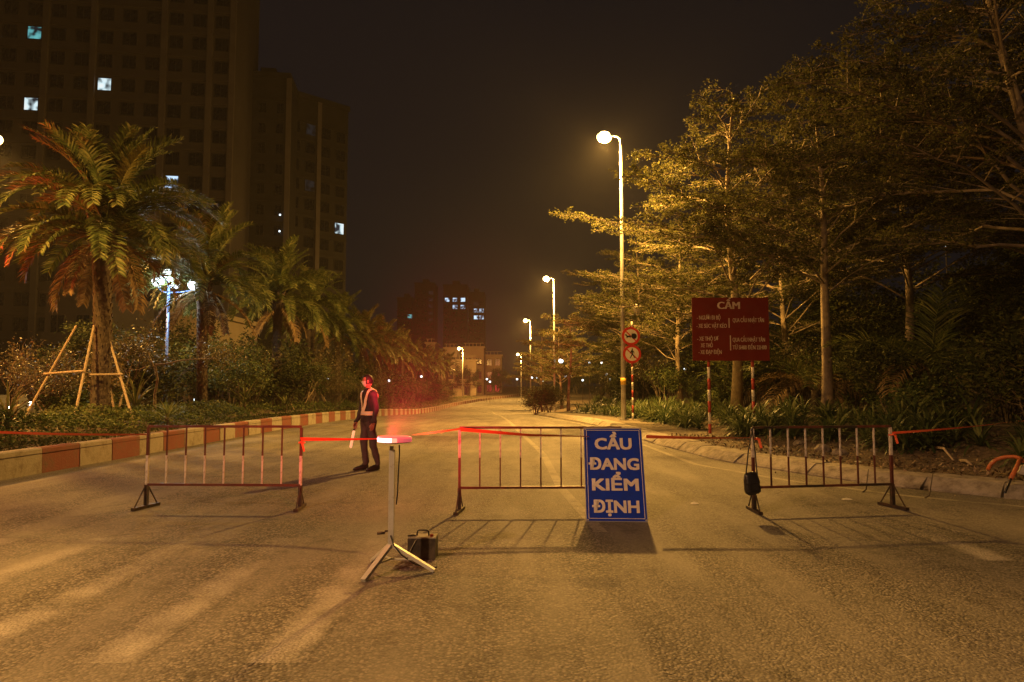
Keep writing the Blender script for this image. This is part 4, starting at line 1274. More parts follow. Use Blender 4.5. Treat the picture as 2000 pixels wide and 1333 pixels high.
def rock(seed, r):
    rr = np.random.default_rng(seed); mb = MB(); mb.sphere((0, 0, 0), 1, 9, 6)
    mb.v = [tuple(np.array(v) * r * (1 + rr.uniform(-.2, .2)) * np.array([1, .8, .55])) for v in mb.v]
    return mb.mesh('stone', M['stone'])
for i, (px, py, r, lab) in enumerate(((1640, 878, .16, 'brown lump of earth under the third barrier'), (1606, 872, .2, 'largest pale lump of earth beyond the third barrier'), (1706, 877, .09, 'small pinkish stone by the right barrier post'), (1560, 862, .13, 'flat stone at the foot of the lilies'))):
    x, y = onground(px, py, .3)
    o = link('stone', rock(i, r), None, (x, y, zg(x, y) + r * .2), (0, 0, i)); tag(o, lab, 'stone')
for i, (a, b, lab) in enumerate((((1828, 893), (1862, 906), 'pale broken stick lying on the soil'), ((1876, 906), (1898, 913), 'short thick stick beside the orange tube'), ((1684, 935), (1696, 917), 'thin dark twig sticking up on the kerb'), ((1805, 945), (1822, 925), 'forked dry twig lying over the kerb'))):
    xa, ya = onground(a[0], a[1], .2); za = zg(xa, ya) + .03
    if i < 2: xb, yb = onground(b[0], b[1], .2); zb_ = zg(xb, yb) + .05
    else: xb, yb, zb_ = at(b[0], b[1], ya + .1); za = zg(xa, ya)
    mb = MB()
    mb.tube([(0, 0, 0), ((xb - xa) * .5, (yb - ya) * .5, .03), (xb - xa, yb - ya, zb_ - za)], [.03, .026, .016] if i < 2 else [.012, .01, .006], 6)
    o = mb.build('stick', M['timber'] if i < 2 else M['bark_dark'], None, True, loc=(xa, ya, za)); tag(o, lab, 'stick')
for i, (px, py, w, lab) in enumerate(((1675, 903, .12, 'crumpled pale wrapper on the soil right of the bag'), (1917, 966, .2, 'thin white strip lying in the right gutter'), (1655, 978, .12, 'pale scrap on the road under the third barrier'), (1357, 986, .09, 'tiny white scrap on the road right of the blue sign'), (1335, 879, .1, 'white scrap by the kerb behind the blue sign'))):
    x, y = onground(px, py, 0.0 if i else .2)
    z = zg(x, y)
    mb = MB(); mb.quadlist([(-w / 2, -.02, .008), (w / 2, -.03, .01), (w / 2 + .01, .04, .016), (0, .03, .03), (-w / 2, .05, .01)], [(0, 1, 3, 4), (1, 2, 3)])
    o = mb.build('paper_scrap', M['paper'], loc=(x, y, z + .003)); tag(o, lab, 'litter')

# ------------------------------------------------------------------ barriers
def barrier(name, xa, ya, xb, yb, label, up, low, nbar=8, post_low='dark_metal', rail=('bar_red', 'rail_brown')):
    L = math.hypot(xb - xa, yb - ya)
    t = empty('barrier', (xa, ya, 0), math.atan2(yb - ya, xb - xa)); tag(t, label, 'barrier', 'steel crowd barriers across the road')
    zt, zb_ = 1.04, 0.30
    seg_ = L / nbar
    mats = [M[rail[0]], M[rail[1]]]
    for nm, z in (('top_rail', zt), ('bottom_rail', zb_)):
        mb = MB()
        for k in range(4):
            mb.box((L * (k + .5) / 4, 0, z), (L / 4 - .001 if k < 3 else L / 4, .032, .03), mat=(k + (1 if nm == 'top_rail' else 0)) % 2)
        mb.build(nm, mats, t)
    m_ = None
    for k in range(nbar + 1):
        post = k in (0, nbar)
        w = .032 if post else .017
        lo = .0 if post else zb_ + .016
        zm = .67
        mb = MB(); mb.box((0, 0, (lo + (.30 if post else 0) + zm) / 2 if post else (lo + zm) / 2), (w, w, zm - lo - (.30 if post else 0)), mat=1)
        mb.box((0, 0, (zm + zt - .016) / 2), (w, w, zt - .016 - zm), mat=0)
        if post: mb.box((0, 0, .155), (w + .012, w + .012, .29), mat=2)
        mb.build('post' if post else 'bar', [M[up], M[low], M[post_low]], t, loc=(k * seg_, 0, 0) if not post else (.001 if k == 0 else L - .001, 0, 0))
    for s, xx in (('a', 0), ('b', L)):
        f = empty('foot', (xx, 0, 0), 0, t)
        mb = MB(); mb.box((0, 0, .022), (.055, .46, .035)); mb.bar((0, -.2, .04), (0, -.02, .29), .012); mb.bar((0, .2, .04), (0, .02, .29), .012)
        C.objects.unlink(f); bpy.data.objects.remove(f)
        mb.build('foot', M[post_low], t, loc=(xx, 0, 0), rot=(0, 0, R(-9 if xx == 0 else 6)))
    return t


def gp(px, py): return onground(px, py, 0)
a = gp(285, 993); b = gp(586, 995)
barrier('b', a[0], a[1], b[0], b[1], 'steel barrier with red over white bars left of the flashing light', 'bar_red', 'paint_white')
a = gp(897, 1001)
barrier('b', a[0], a[1], a[0] + 2.02, a[1] + .05, 'middle barrier that the blue sign leans against', 'paint_white', 'rail_brown')
a = gp(1473, 1000); b = gp(1744, 992)
barrier('b', a[0], a[1], b[0], b[1], 'steel barrier with white over red bars and the bag hung on it', 'paint_white', 'bar_red', rail=('rail_brown', 'dark_metal'))


# warning tape
def tape(pts, label, w=.035, twist=2.0, sag=.02):
    P = np.array(pts, float)
    n = 26
    k = np.linspace(0, 1, len(P)); u = np.linspace(0, 1, n)
    Q_ = np.stack([np.interp(u, k, P[:, j]) for j in range(3)], 1)
    Q_[:, 2] -= sag * 4 * u * (1 - u)
    V = []; F = []
    d = P[-1] - P[0]; d /= np.linalg.norm(d)
    s = np.cross(d, (0, 0, 1)); s /= np.linalg.norm(s)
    for i in range(n):
        th = R(25) + twist * u[i]
        o = (np.array([0, 0, 1]) * math.cos(th) + s * math.sin(th)) * w / 2
        V += [Q_[i] - o, Q_[i] + o, Q_[i] - o * .2 + s * .002]
    for i in range(n - 1):
        a_ = 3 * i
        F += [(a_, a_ + 3, a_ + 5, a_ + 2), (a_ + 2, a_ + 5, a_ + 4, a_ + 1)]
    o = link('warning_tape', np_mesh('warning_tape', V, F, M['tape'], smooth=True))
    return tag(o, label, 'warning tape', 'orange red tape strung between the barriers')


def knot(mb_, p, n=2):
    pass


T1 = at(-40, 843, 8.9); T1b = at(287, 849, 8.6)
tape([T1, T1b], 'tape running from the left edge to the first barrier', .04, .6, .015)
tape([at(587, 858, 8.5), at(742, 854, 8.4), at(899, 838, 8.3)], 'tape crossing behind the flashing red light', .05, 1.6, .02)
tape([at(899, 839, 8.3), at(1030, 850, 8.3), at(1150, 853, 8.32)], 'tape along the middle barrier to the blue sign', .05, .9, .0)
tape([at(1262, 853, 8.36), at(1474, 855, 8.32)], 'tape from the blue sign to the barrier with the bag', .045, .9, .01)
tape([at(1742, 846, 8.68), at(2050, 815, 8.2)], 'tape rising from the right barrier to the right edge', .035, 1.3, .02)
for i, (px, py, Y, lab) in enumerate(((1477, 858, 8.3, 'loose tape knot fluttering on the bag barrier post'), (1742, 850, 8.66, 'tape knot on the rightmost barrier post'), (590, 865, 8.48, 'tape knot on the post beside the flashing light'))):
    p = at(px, py, Y)
    mb = MB(); mb.tube([(-.03, -.03, .0), (0, -.04, .012), (.03, -.03, .0), (.03, .02, 0), (-.03, .02, 0)], .012, 6)
    mb.quadlist([(.0, -.04, 0), (.03, -.045, 0), (.055, -.05, -.1), (.03, -.04, -.11)], [(0, 1, 2, 3)])
    o = mb.build('tape_knot', M['tape'], loc=p); tag(o, lab, 'tape knot')


# ------------------------------------------------------------------ text
def text_mesh(s, size, mat, bold=.02, layers=((-1, 0), (1, 0), (0, 0), (0, 1), (0, -1)), align='LEFT', xs=1.0):
    cu = bpy.data.curves.new('txt', 'FONT'); cu.body = s; cu.size = size; cu.align_x = align; cu.resolution_u = 3
    o = bpy.data.objects.new('txt', cu); C.objects.link(o)
    dg = bpy.context.evaluated_depsgraph_get(); dg.update()
    me = bpy.data.meshes.new_from_object(o.evaluated_get(dg))
    bpy.data.objects.remove(o)
    V0 = np.array([v.co for v in me.vertices]); F0 = [tuple(p.vertices) for p in me.polygons]
    bpy.data.meshes.remove(me)
    mb = MB()
    for i, (dx, dy) in enumerate(layers):
        V = V0.copy(); V[:, 0] = V[:, 0] * xs + dx * bold * size; V[:, 1] += dy * bold * size * .8; V[:, 2] += i * .0002
        mb.quadlist(V, F0)
    me = mb.mesh('lettering', mat)
    W = V0[:, 0].max() * xs - V0[:, 0].min() * xs
    return me, W


def lettering(s, parent, x, z, size, mat, y=-.004, bold=.02, width=None, align='CENTER', layers=None):
    lay = layers or [(a_, b_) for a_ in (-1, -.5, 0, .5, 1) for b_ in (-1, 0, 1)]
    me, W = text_mesh(s, size, mat, bold, lay, align)
    k = width / W if width else 1.0
    o = link('lettering', me, parent, (x, y, z), (PI / 2, 0, 0)); o.scale = (k, 1, 1)
    return o


# blue sign leaning on the middle barrier
bl = onground(1146, 1019, 0); br = onground(1265, 1021, 0)
ang = math.atan2(br[1] - bl[1], br[0] - bl[0])
SWd, SHt = 0.70, 1.135
t = empty('blue_sign', ((bl[0] + br[0]) / 2, (bl[1] + br[1]) / 2, 0.004)); t.rotation_euler = (-math.atan2(.46, 1.03), 0, ang * .6)
tag(t, 'upright blue notice with white capitals leaning on the barrier', 'notice sign')
mb = MB(); mb.box((0, .012, SHt / 2), (SWd, .016, SHt)); mb.build('panel', [M['sign_back']], t)
mb = MB()
g_ = 14
V = []; F = []
for j in range(g_ + 1):
    for i in range(g_ + 1):
        u, v = i / g_, j / g_
        V.append((SWd * (u - .5) * .985, .002 - .0035 * abs(math.sin(u * 7 + v * 5)) * math.sin(PI * u) , SHt * (.006 + .988 * v)))
for j in range(g_):
    for i in range(g_):
        a_ = j * (g_ + 1) + i; F.append((a_, a_ + 1, a_ + g_ + 2, a_ + g_ + 1))
mb.quadlist(V, F); mb.build('face', M['sign_blue'], t, True)
mb = MB()
for sx in (-1, 1):
    for sz in (.018, SHt - .018): mb.lathe([(.011, 0), (.011, .002)], (sx * (SWd / 2 - .018), -.0035, sz), 10, 0, Matrix.Rotation(PI / 2, 3, 'X'))
mb.build('eyelet', M['galv'], t)
mb = MB(); w_ = .006; ix = SWd / 2 - .03; z0_, z1_ = .035, SHt - .028
for c_, s_ in (((0, z0_), (2 * ix, w_)), ((0, z1_), (2 * ix, w_)), ((-ix, (z0_ + z1_) / 2), (w_, z1_ - z0_ - w_ - .001)), ((ix, (z0_ + z1_) / 2), (w_, z1_ - z0_ - w_ - .001))):
    mb.box((c_[0], -.004, c_[1]), (s_[0], .002, s_[1]))
mb.build('border_line', M['sign_letter'], t)
mb = MB(); mb.box((-SWd / 2 - .003, .008, SHt / 2), (.005, .02, SHt)); mb.box((0, .008, SHt + .003), (SWd, .02, .005)); mb.build('edge_trim', M['sign_letter'], t)
for s_, zc_, wd in (('CẦU', .868, .43), ('ĐANG', .615, .585), ('KIỂM', .365, .53), ('ĐỊNH', .105, .53)):
    lettering(s_, t, 0, zc_, .195, M['sign_letter'], y=-.0045, bold=.034, width=wd)

# red board on two striped posts
pbl = at(1353, 705, 19.9); pbr = at(1503, 700, 19.9); ptl = at(1352, 582, 19.9)
bw = pbr[0] - pbl[0]; bh = ptl[2] - pbl[2]
zgd = zg(5.8, 19.9)
t = empty('red_board', (pbl[0], 19.9, zgd)); tag(t, 'large red traffic notice board on two striped posts', 'notice board')
z0b = pbl[2] - zgd
mb = MB(); mb.box((bw / 2, .0, z0b + bh / 2), (bw, .03, bh)); mb.build('board', M['board_red'], t)
mb = MB(); mb.box((bw / 2, .035, z0b + bh * .25), (bw * .96, .035, .05)); mb.box((bw / 2, .035, z0b + bh * .8), (bw * .96, .035, .05)); mb.build('back_rail', M['galv'], t)
for px in (1386, 1472):
    xx = at(px, 760, 19.95)[0] - pbl[0]
    pst = MB()
    n_ = 11; hp = z0b + bh * .8
    for k in range(n_):
        za, zb_ = -.05 + (hp + .05) * k / n_, -.05 + (hp + .05) * (k + 1) / n_
        pst.lathe([(.045, za), (.045, zb_ - .0005)], (xx, .1, 0), 12, mat=k % 2)
    pst.build('post', [M['paint_red'], M['paint_white']], t, True)
BX = lambda px: (px - 1353) / 150.0 * bw
BZ = lambda py: z0b + (705 - py) / 123.0 * bh
lay3 = [(-1, 0), (0, 0), (1, 0)]
for s_, px, py, sz, wpx, al in (('CẤM', 1425, 604, .30, 43, 'CENTER'), ('- NGƯỜI ĐI BỘ', 1362, 625, .17, 46, 'LEFT'), ('- XE SÚC VẬT KÉO', 1361, 641, .17, 59, 'LEFT'),
                        ('- XE THÔ SƠ', 1362, 666, .17, 41, 'LEFT'), ('XE THỒ', 1369, 679, .17, 23, 'LEFT'), ('- XE ĐẠP ĐIỆN', 1364, 692, .17, 45, 'LEFT'),
                        ('QUA CẦU NHẬT TÂN', 1432, 630, .17, 61, 'LEFT'), ('QUA CẦU NHẬT TÂN', 1431, 668, .17, 63, 'LEFT'), ('TỪ 5H00 ĐẾN 22H00', 1431, 683, .17, 66, 'LEFT')):
    lettering(s_, t, BX(px), BZ(py), sz, M['board_letter'], y=-.019, bold=.03 if sz < .2 else .045, width=wpx / 150 * bw, align=al, layers=lay3)
mb = MB()
for (px, pa, pb_) in ((1425, 622, 641), (1427, 656, 685)):
    mb.box((BX(px), -.018, (BZ(pa) + BZ(pb_)) / 2), (.03, .006, abs(BZ(pa) - BZ(pb_))))
mb.build('divider_line', M['board_letter'], t)

# round prohibition signs
xs_, ys_ = 5.0, 28.3
zz_ = zg(xs_, ys_)
t = empty('prohibition_sign', (xs_, ys_, zz_), R(4)); tag(t, 'two round red rimmed prohibition signs stacked on a striped post', 'road sign')
pst = MB(); hp = 4.1; n_ = 13
for k in range(n_):
    pst.lathe([(.04, hp * k / n_), (.04, hp * (k + 1) / n_ - .0005)], (0, .05, 0), 12, mat=k % 2)
pst.build('post', [M['paint_white'], M['paint_red']], t, True)
def disc(zc, kind, ox):
    Mx = Matrix.Rotation(PI / 2, 3, 'X')
    mb = MB(); mb.lathe([(.385, -.006), (.385, .006)], (ox, 0, zc), 36, 0, Mx); d_ = mb.build('sign_disc', M['disc_red'], t)
    mb = MB(); mb.lathe([(.285, 0), (.285, .002)], (ox, -.0075, zc), 32, 0, Mx); mb.build('disc_face', M['disc_white'], d_)
    mb = MB(); mb.box((ox, -.0125, zc), (.57, .003, .05), rot=Matrix.Rotation(R(43), 3, 'Y')); mb.build('slash', M['disc_red'], d_)
    mb = MB()
    if kind == 'walk':
        y_ = -.0155
        mb.sphere((ox + .01, y_, zc + .2), (.03, .004, .033), 10, 6)
        mb.prism([(ox - .03, zc + .05), (ox - .045, zc + .15), (ox + .0, zc + .17), (ox + .045, zc + .155), (ox + .035, zc - .0), (ox - .02, zc - .01)], y_ - .001, y_ + .001)
        for poly in ([(ox - .04, zc + .15), (ox - .1, zc + .03), (ox - .075, zc + .02), (ox - .02, zc + .11)], [(ox + .03, zc + .15), (ox + .085, zc + .09), (ox + .095, zc + .02), (ox + .075, zc + .02), (ox + .06, zc + .075), (ox + .02, zc + .1)],
                     [(ox - .015, zc + .01), (ox - .1, zc - .17), (ox - .07, zc - .18), (ox + .02, zc - .03)], [(ox + .0, zc - .01), (ox + .09, zc - .16), (ox + .13, zc - .155), (ox + .04, zc + .01)]):
            mb.prism(poly, y_ - .002, y_ + .0015)
    else:
        y_ = -.0155
        mb.prism([(ox - .19, zc - .03), (ox - .21, zc + .03), (ox - .25, zc + .02), (ox - .26, zc + .05), (ox - .2, zc + .085), (ox - .15, zc + .02), (ox - .02, zc + .03), (ox, zc + .0), (ox - .01, zc - .05), (ox - .03, zc - .09), (ox - .05, zc - .05), (ox - .14, zc - .05), (ox - .16, zc - .1), (ox - .18, zc - .09)], y_ - .001, y_ + .001)
        mb.prism([(ox - .02, zc + .0), (ox + .02, zc - .02), (ox + .02, zc + .02), (ox - .02, zc + .02)], y_ - .002, y_ + .0015)
        mb.lathe([(.115, 0), (.115, .003)], (ox + .13, y_, zc - .0), 22, 0, Mx)
        mb.prism([(ox + .02, zc - .06), (ox + .12, zc - .1), (ox + .2, zc - .1), (ox + .2, zc + .05), (ox + .02, zc + .05)], y_ - .003, y_ + .001)
        mb.prism([(ox + .03, zc + .05), (ox + .05, zc + .15), (ox + .075, zc + .05)], y_ - .002, y_ + .0015)
    mb.build('pictogram', M['black'], d_)
disc(at(1229, 657, 28.3)[2] - zz_, 'cart', -.06)
disc(at(1231, 692, 28.3)[2] - zz_, 'walk', -.02)

# ------------------------------------------------------------------ beacon on its stand
bx_, by_ = -1.02, 5.86
t = empty('warning_beacon', (bx_, by_, 0)); tag(t, 'flashing red warning light on a grey tripod stand', 'warning light')
mb = MB(); mb.box((0, 0, .6), (.045, .045, .82)); mb.build('pole', M['stand_paint'], t)
mb = MB(); mb.box((-.004, 0, .98), (.03, .03, .12)); mb.build('inner_tube', M['stand_paint'], t)
for (dx, dy) in ((-.16, -.33), (.37, -.04), (-.21, .29)):
    mb = MB(); mb.bar((dx * .03, dy * .03, .215), (dx, dy, .012), .045, .028); mb.build('leg', M['stand_paint'], t)
    mb = MB(); mb.bar((0, 0, .1), (dx * .5, dy * .5, .1), .012); mb.build('strut', M['stand_paint'], t)
mb = MB(); mb.tube([(-.02, 0, .33), (-.05, 0, .33), (-.055, -.01, .32)], .008, 6); mb.tube([(-.05, -.01, .318), (-.115, -.01, .312)], .013, 8); mb.build('clamp_handle', M['dark_metal'], t, True)
mb = MB(); mb.tube([(.06, .0, 1.05), (.062, .01, .98), (.055, .01, .85), (.047, .005, .62), (.04, 0, .55)], .006, 6); mb.build('hanging_cable', M['rubber'], t, True)
mb = MB(); mb.tube([(.0, -.03, .3), (.03, -.04, .22), (.1, -.05, .14), (.2, .02, .05), (.28, .1, .012), (.38, .06, .012), (.37, .15, .03)], .006, 6); mb.build('power_cable', M['rubber'], t, True)
zt = 1.078
mb = MB(); mb.lathe([(.05, zt - .014), (.135, zt - .004), (.14, zt - .001)], (.02, 0, 0), 24); mb.build('lamp_base', M['dark_metal'], t, True)
mb = MB(); mb.lathe([(.14, zt + .038), (.142, zt + .042), (.128, zt + .046), (.02, zt + .047)], (.02, 0, 0), 24); mb.build('lamp_cover', M['led_dim'], t, True)
nl = 20
for k in range(nl):
    a0 = 2 * PI * k / nl; a1 = a0 + 2 * PI / nl * .97
    am = (a0 + a1) / 2
    V = []
    for aa in (a0, am, a1):
        for r_, z_ in ((.122, zt + .0), (.145, zt + .002), (.147, zt + .032), (.124, zt + .038)):
            V.append((.02 + r_ * math.cos(aa), r_ * math.sin(aa), z_))
    F = []
    for s_ in range(2):
        for j in range(4):
            j2 = (j + 1) % 4
            F.append((s_ * 4 + j, s_ * 4 + j2, s_ * 4 + 4 + j2, s_ * 4 + 4 + j))
    F += [(3, 2, 1, 0), (8, 9, 10, 11)]
    cx = math.cos(am)
    k_ = 'led_hot' if cx < .12 else ('led_warm' if cx < .4 else 'led_dim')
    mb = MB(); mb.quadlist(V, F); mb.build('led_module', M[k_], t)
lamp_spot('beacon_light', (-.06, .19, zt + .03), P_BEACON, RED_L, t, .04, 100, 1.0, aim=(-.22, 1, .3))
lamp_spot('added_flare_spot', (-.06, .19, zt + .05), P_FLARE_SPOT, RED_L, t, .05, 25, .9, aim=(-.035, 1, .10))  # added narrow spot: imitates red lens flare around the beacon and on the planting
lamp_light('beacon_glow', (-.16, .06, zt + .05), P_BEACON * .012, RED_L, t, .03)

# battery box
t = empty('battery_box', (-.81, 6.32, 0), R(-2)); tag(t, 'black battery box with a carrying handle beside the tripod', 'battery')
mb = MB(); mb.box((0, 0, .092), (.25, .17, .18)); mb.build('case', M['battery_case'], t)
mb = MB(); mb.box((0, 0, .189), (.245, .165, .012)); mb.build('lid', M['battery_lid'], t)
mb = MB(); mb.tube([(-.055, 0, .195), (-.05, 0, .235), (-.035, 0, .243), (.035, 0, .243), (.05, 0, .235), (.055, 0, .195)], .008, 6); mb.build('handle', M['black'], t, True)
mb = MB(); mb.lathe([(.016, .195), (.016, .215)], (.085, -.03, 0), 8); mb.build('terminal', M['paint_red'], t)
mb = MB(); mb.lathe([(.016, .195), (.016, .21)], (-.09, -.03, 0), 8); mb.tube([(-.13, -.05, .2), (-.09, -.03, .205), (-.06, -.03, .2)], .007, 6); mb.build('terminal', M['black'], t)
mb = MB(); mb.tube([(-.02, -.06, .198), (-.05, -.092, .17), (-.09, -.095, .1), (-.12, -.1, .03)], .004, 5); mb.build('wire', M['battery_lid'], t)

# shoulder bag on the barrier
p = at(1471, 948, 8.22)
t = empty('shoulder_bag', (p[0], 8.24, 0)); tag(t, 'small black shoulder bag hanging by its strap from the barrier post', 'bag')
zb0 = at(1471, 966, 8.22)[2]; zbt = at(1471, 924, 8.22)[2]
def pouch(w, d, h, k=18, n=9):
    b_ = MB(); V = []; F = []
    for j in range(n + 1):
        v = j / n
        e = (1 - abs(2 * v - 1) ** 5) ** .5
        ww = w * (1.06 - .24 * v) * (.55 + .45 * e); dd = d * (1.15 - .5 * v) * (.25 + .75 * e)
        for i in range(k):
            a_ = 2 * PI * i / k; c_, s_ = math.cos(a_), math.sin(a_)
            V.append((ww * math.copysign(abs(c_) ** .55, c_), dd * math.copysign(abs(s_) ** .7, s_) , h * v + .006 * math.sin(5 * a_ + 3 * v)))
    for j in range(n):
        for i in range(k): F.append((j * k + i, j * k + (i + 1) % k, (j + 1) * k + (i + 1) % k, (j + 1) * k + i))
    F += [tuple(range(k))[::-1], tuple(n * k + i for i in range(k))]
    return b_.quadlist(V, F)
hb = zbt - zb0
ro = (0, R(-9), R(8))
mb = pouch(.098, .05, hb); mb.build('body', M['leather'], t, True, loc=(0, -.02, zb0), rot=ro)
mb = pouch(.094, .056, hb * .62); mb.build('flap', M['leather'], t, True, loc=(-.012, -.022, zb0 + hb * .42), rot=ro)
mb = MB(); mb.box((.0, -.062, .1), (.11, .012, .09)); mb.build('front_pocket', M['leather'], t, loc=(0, -.02, zb0), rot=ro)
zs_ = 1.03
for sx in (-.085, .05):
    mb = MB(); mb.tube([(sx, -.02, zbt - .03), (sx * .6, -.025, (zbt + zs_) / 2), (.0, -.03, zs_)], .016, 6, flat=.4); mb.build('strap', M['leather'], t)
mb = MB(); mb.tube([(-.02, -.03, zs_ - .01), (.0, -.035, zs_ + .02), (.02, .03, zs_ + .02), (.02, .04, zs_ - .02)], .012, 6); mb.build('strap_loop', M['leather'], t)

# bent orange tube barrier at the right edge
P0 = at(1930, 920, 9.95); 
t = empty('orange_frame', (0, 0, 0)); tag(t, 'toppled orange tube frame lying on the verge at the right edge', 'tube frame')
mb = MB(); mb.tube([at(1929, 918, 10.3), at(1934, 908, 10.3), at(1945, 898, 10.25), at(1962, 893, 10.2), at(1978, 892, 10.15), at(1989, 894, 10.1), at(1995, 898, 10.05)], .027, 10); mb.build('tube', M['orange_tube'], t, True)
mb = MB(); mb.tube([at(1993, 895, 10.08), at(1985, 914, 9.95), at(1974, 935, 9.8)], .029, 10); mb.build('tube', M['orange_tube'], t, True)
mb = MB(); mb.tube([at(1997, 900, 10.1), at(2030, 905, 10.2)], .03, 10); mb.build('tube', M['orange_tube'], t, True)
mb = MB(); mb.tube([at(1974, 936, 9.79), at(1970, 946, 9.72), at(1962, 962, 9.64)], .014, 8); mb.build('foot', M['black'], t, True)
mb = MB(); a_ = at(1988, 925, 9.95); b_ = at(2040, 938, 9.95); c_ = at(2040, 908, 10.05); d_ = at(1995, 910, 10.05)
mb.quadlist([a_, b_, c_, d_] + [(q[0], q[1] + .08, q[2]) for q in (a_, b_, c_, d_)], [(0, 1, 2, 3), (7, 6, 5, 4), (0, 4, 5, 1), (1, 5, 6, 2), (2, 6, 7, 3), (3, 7, 4, 0)]); mb.build('panel', M['pale_plastic'], t)

# ------------------------------------------------------------------ person
def skin_mesh(verts, edges, radii, root=0, sub=2):
    me = bpy.data.meshes.new('b'); me.from_pydata(verts, edges, [])
    o = bpy.data.objects.new('b', me); C.objects.link(o)
    o.modifiers.new('s', 'SKIN'); 
    sv = me.skin_vertices[0].data if me.skin_vertices else None
    if sv is None:
        bpy.context.view_layer.objects.active = o
    for i, r_ in enumerate(radii):
        sv[i].radius = r_ if hasattr(r_, '__len__') else (r_, r_)
    sv[root].use_root = True
    su = o.modifiers.new('d', 'SUBSURF'); su.levels = sub; su.render_levels = sub
    dg = bpy.context.evaluated_depsgraph_get(); dg.update()
    m2 = bpy.data.meshes.new_from_object(o.evaluated_get(dg))
    bpy.data.objects.remove(o)
    V = [tuple(v.co) for v in m2.vertices]; F = [tuple(p_.vertices) for p_ in m2.polygons]
    bpy.data.meshes.remove(m2)
    return V, F


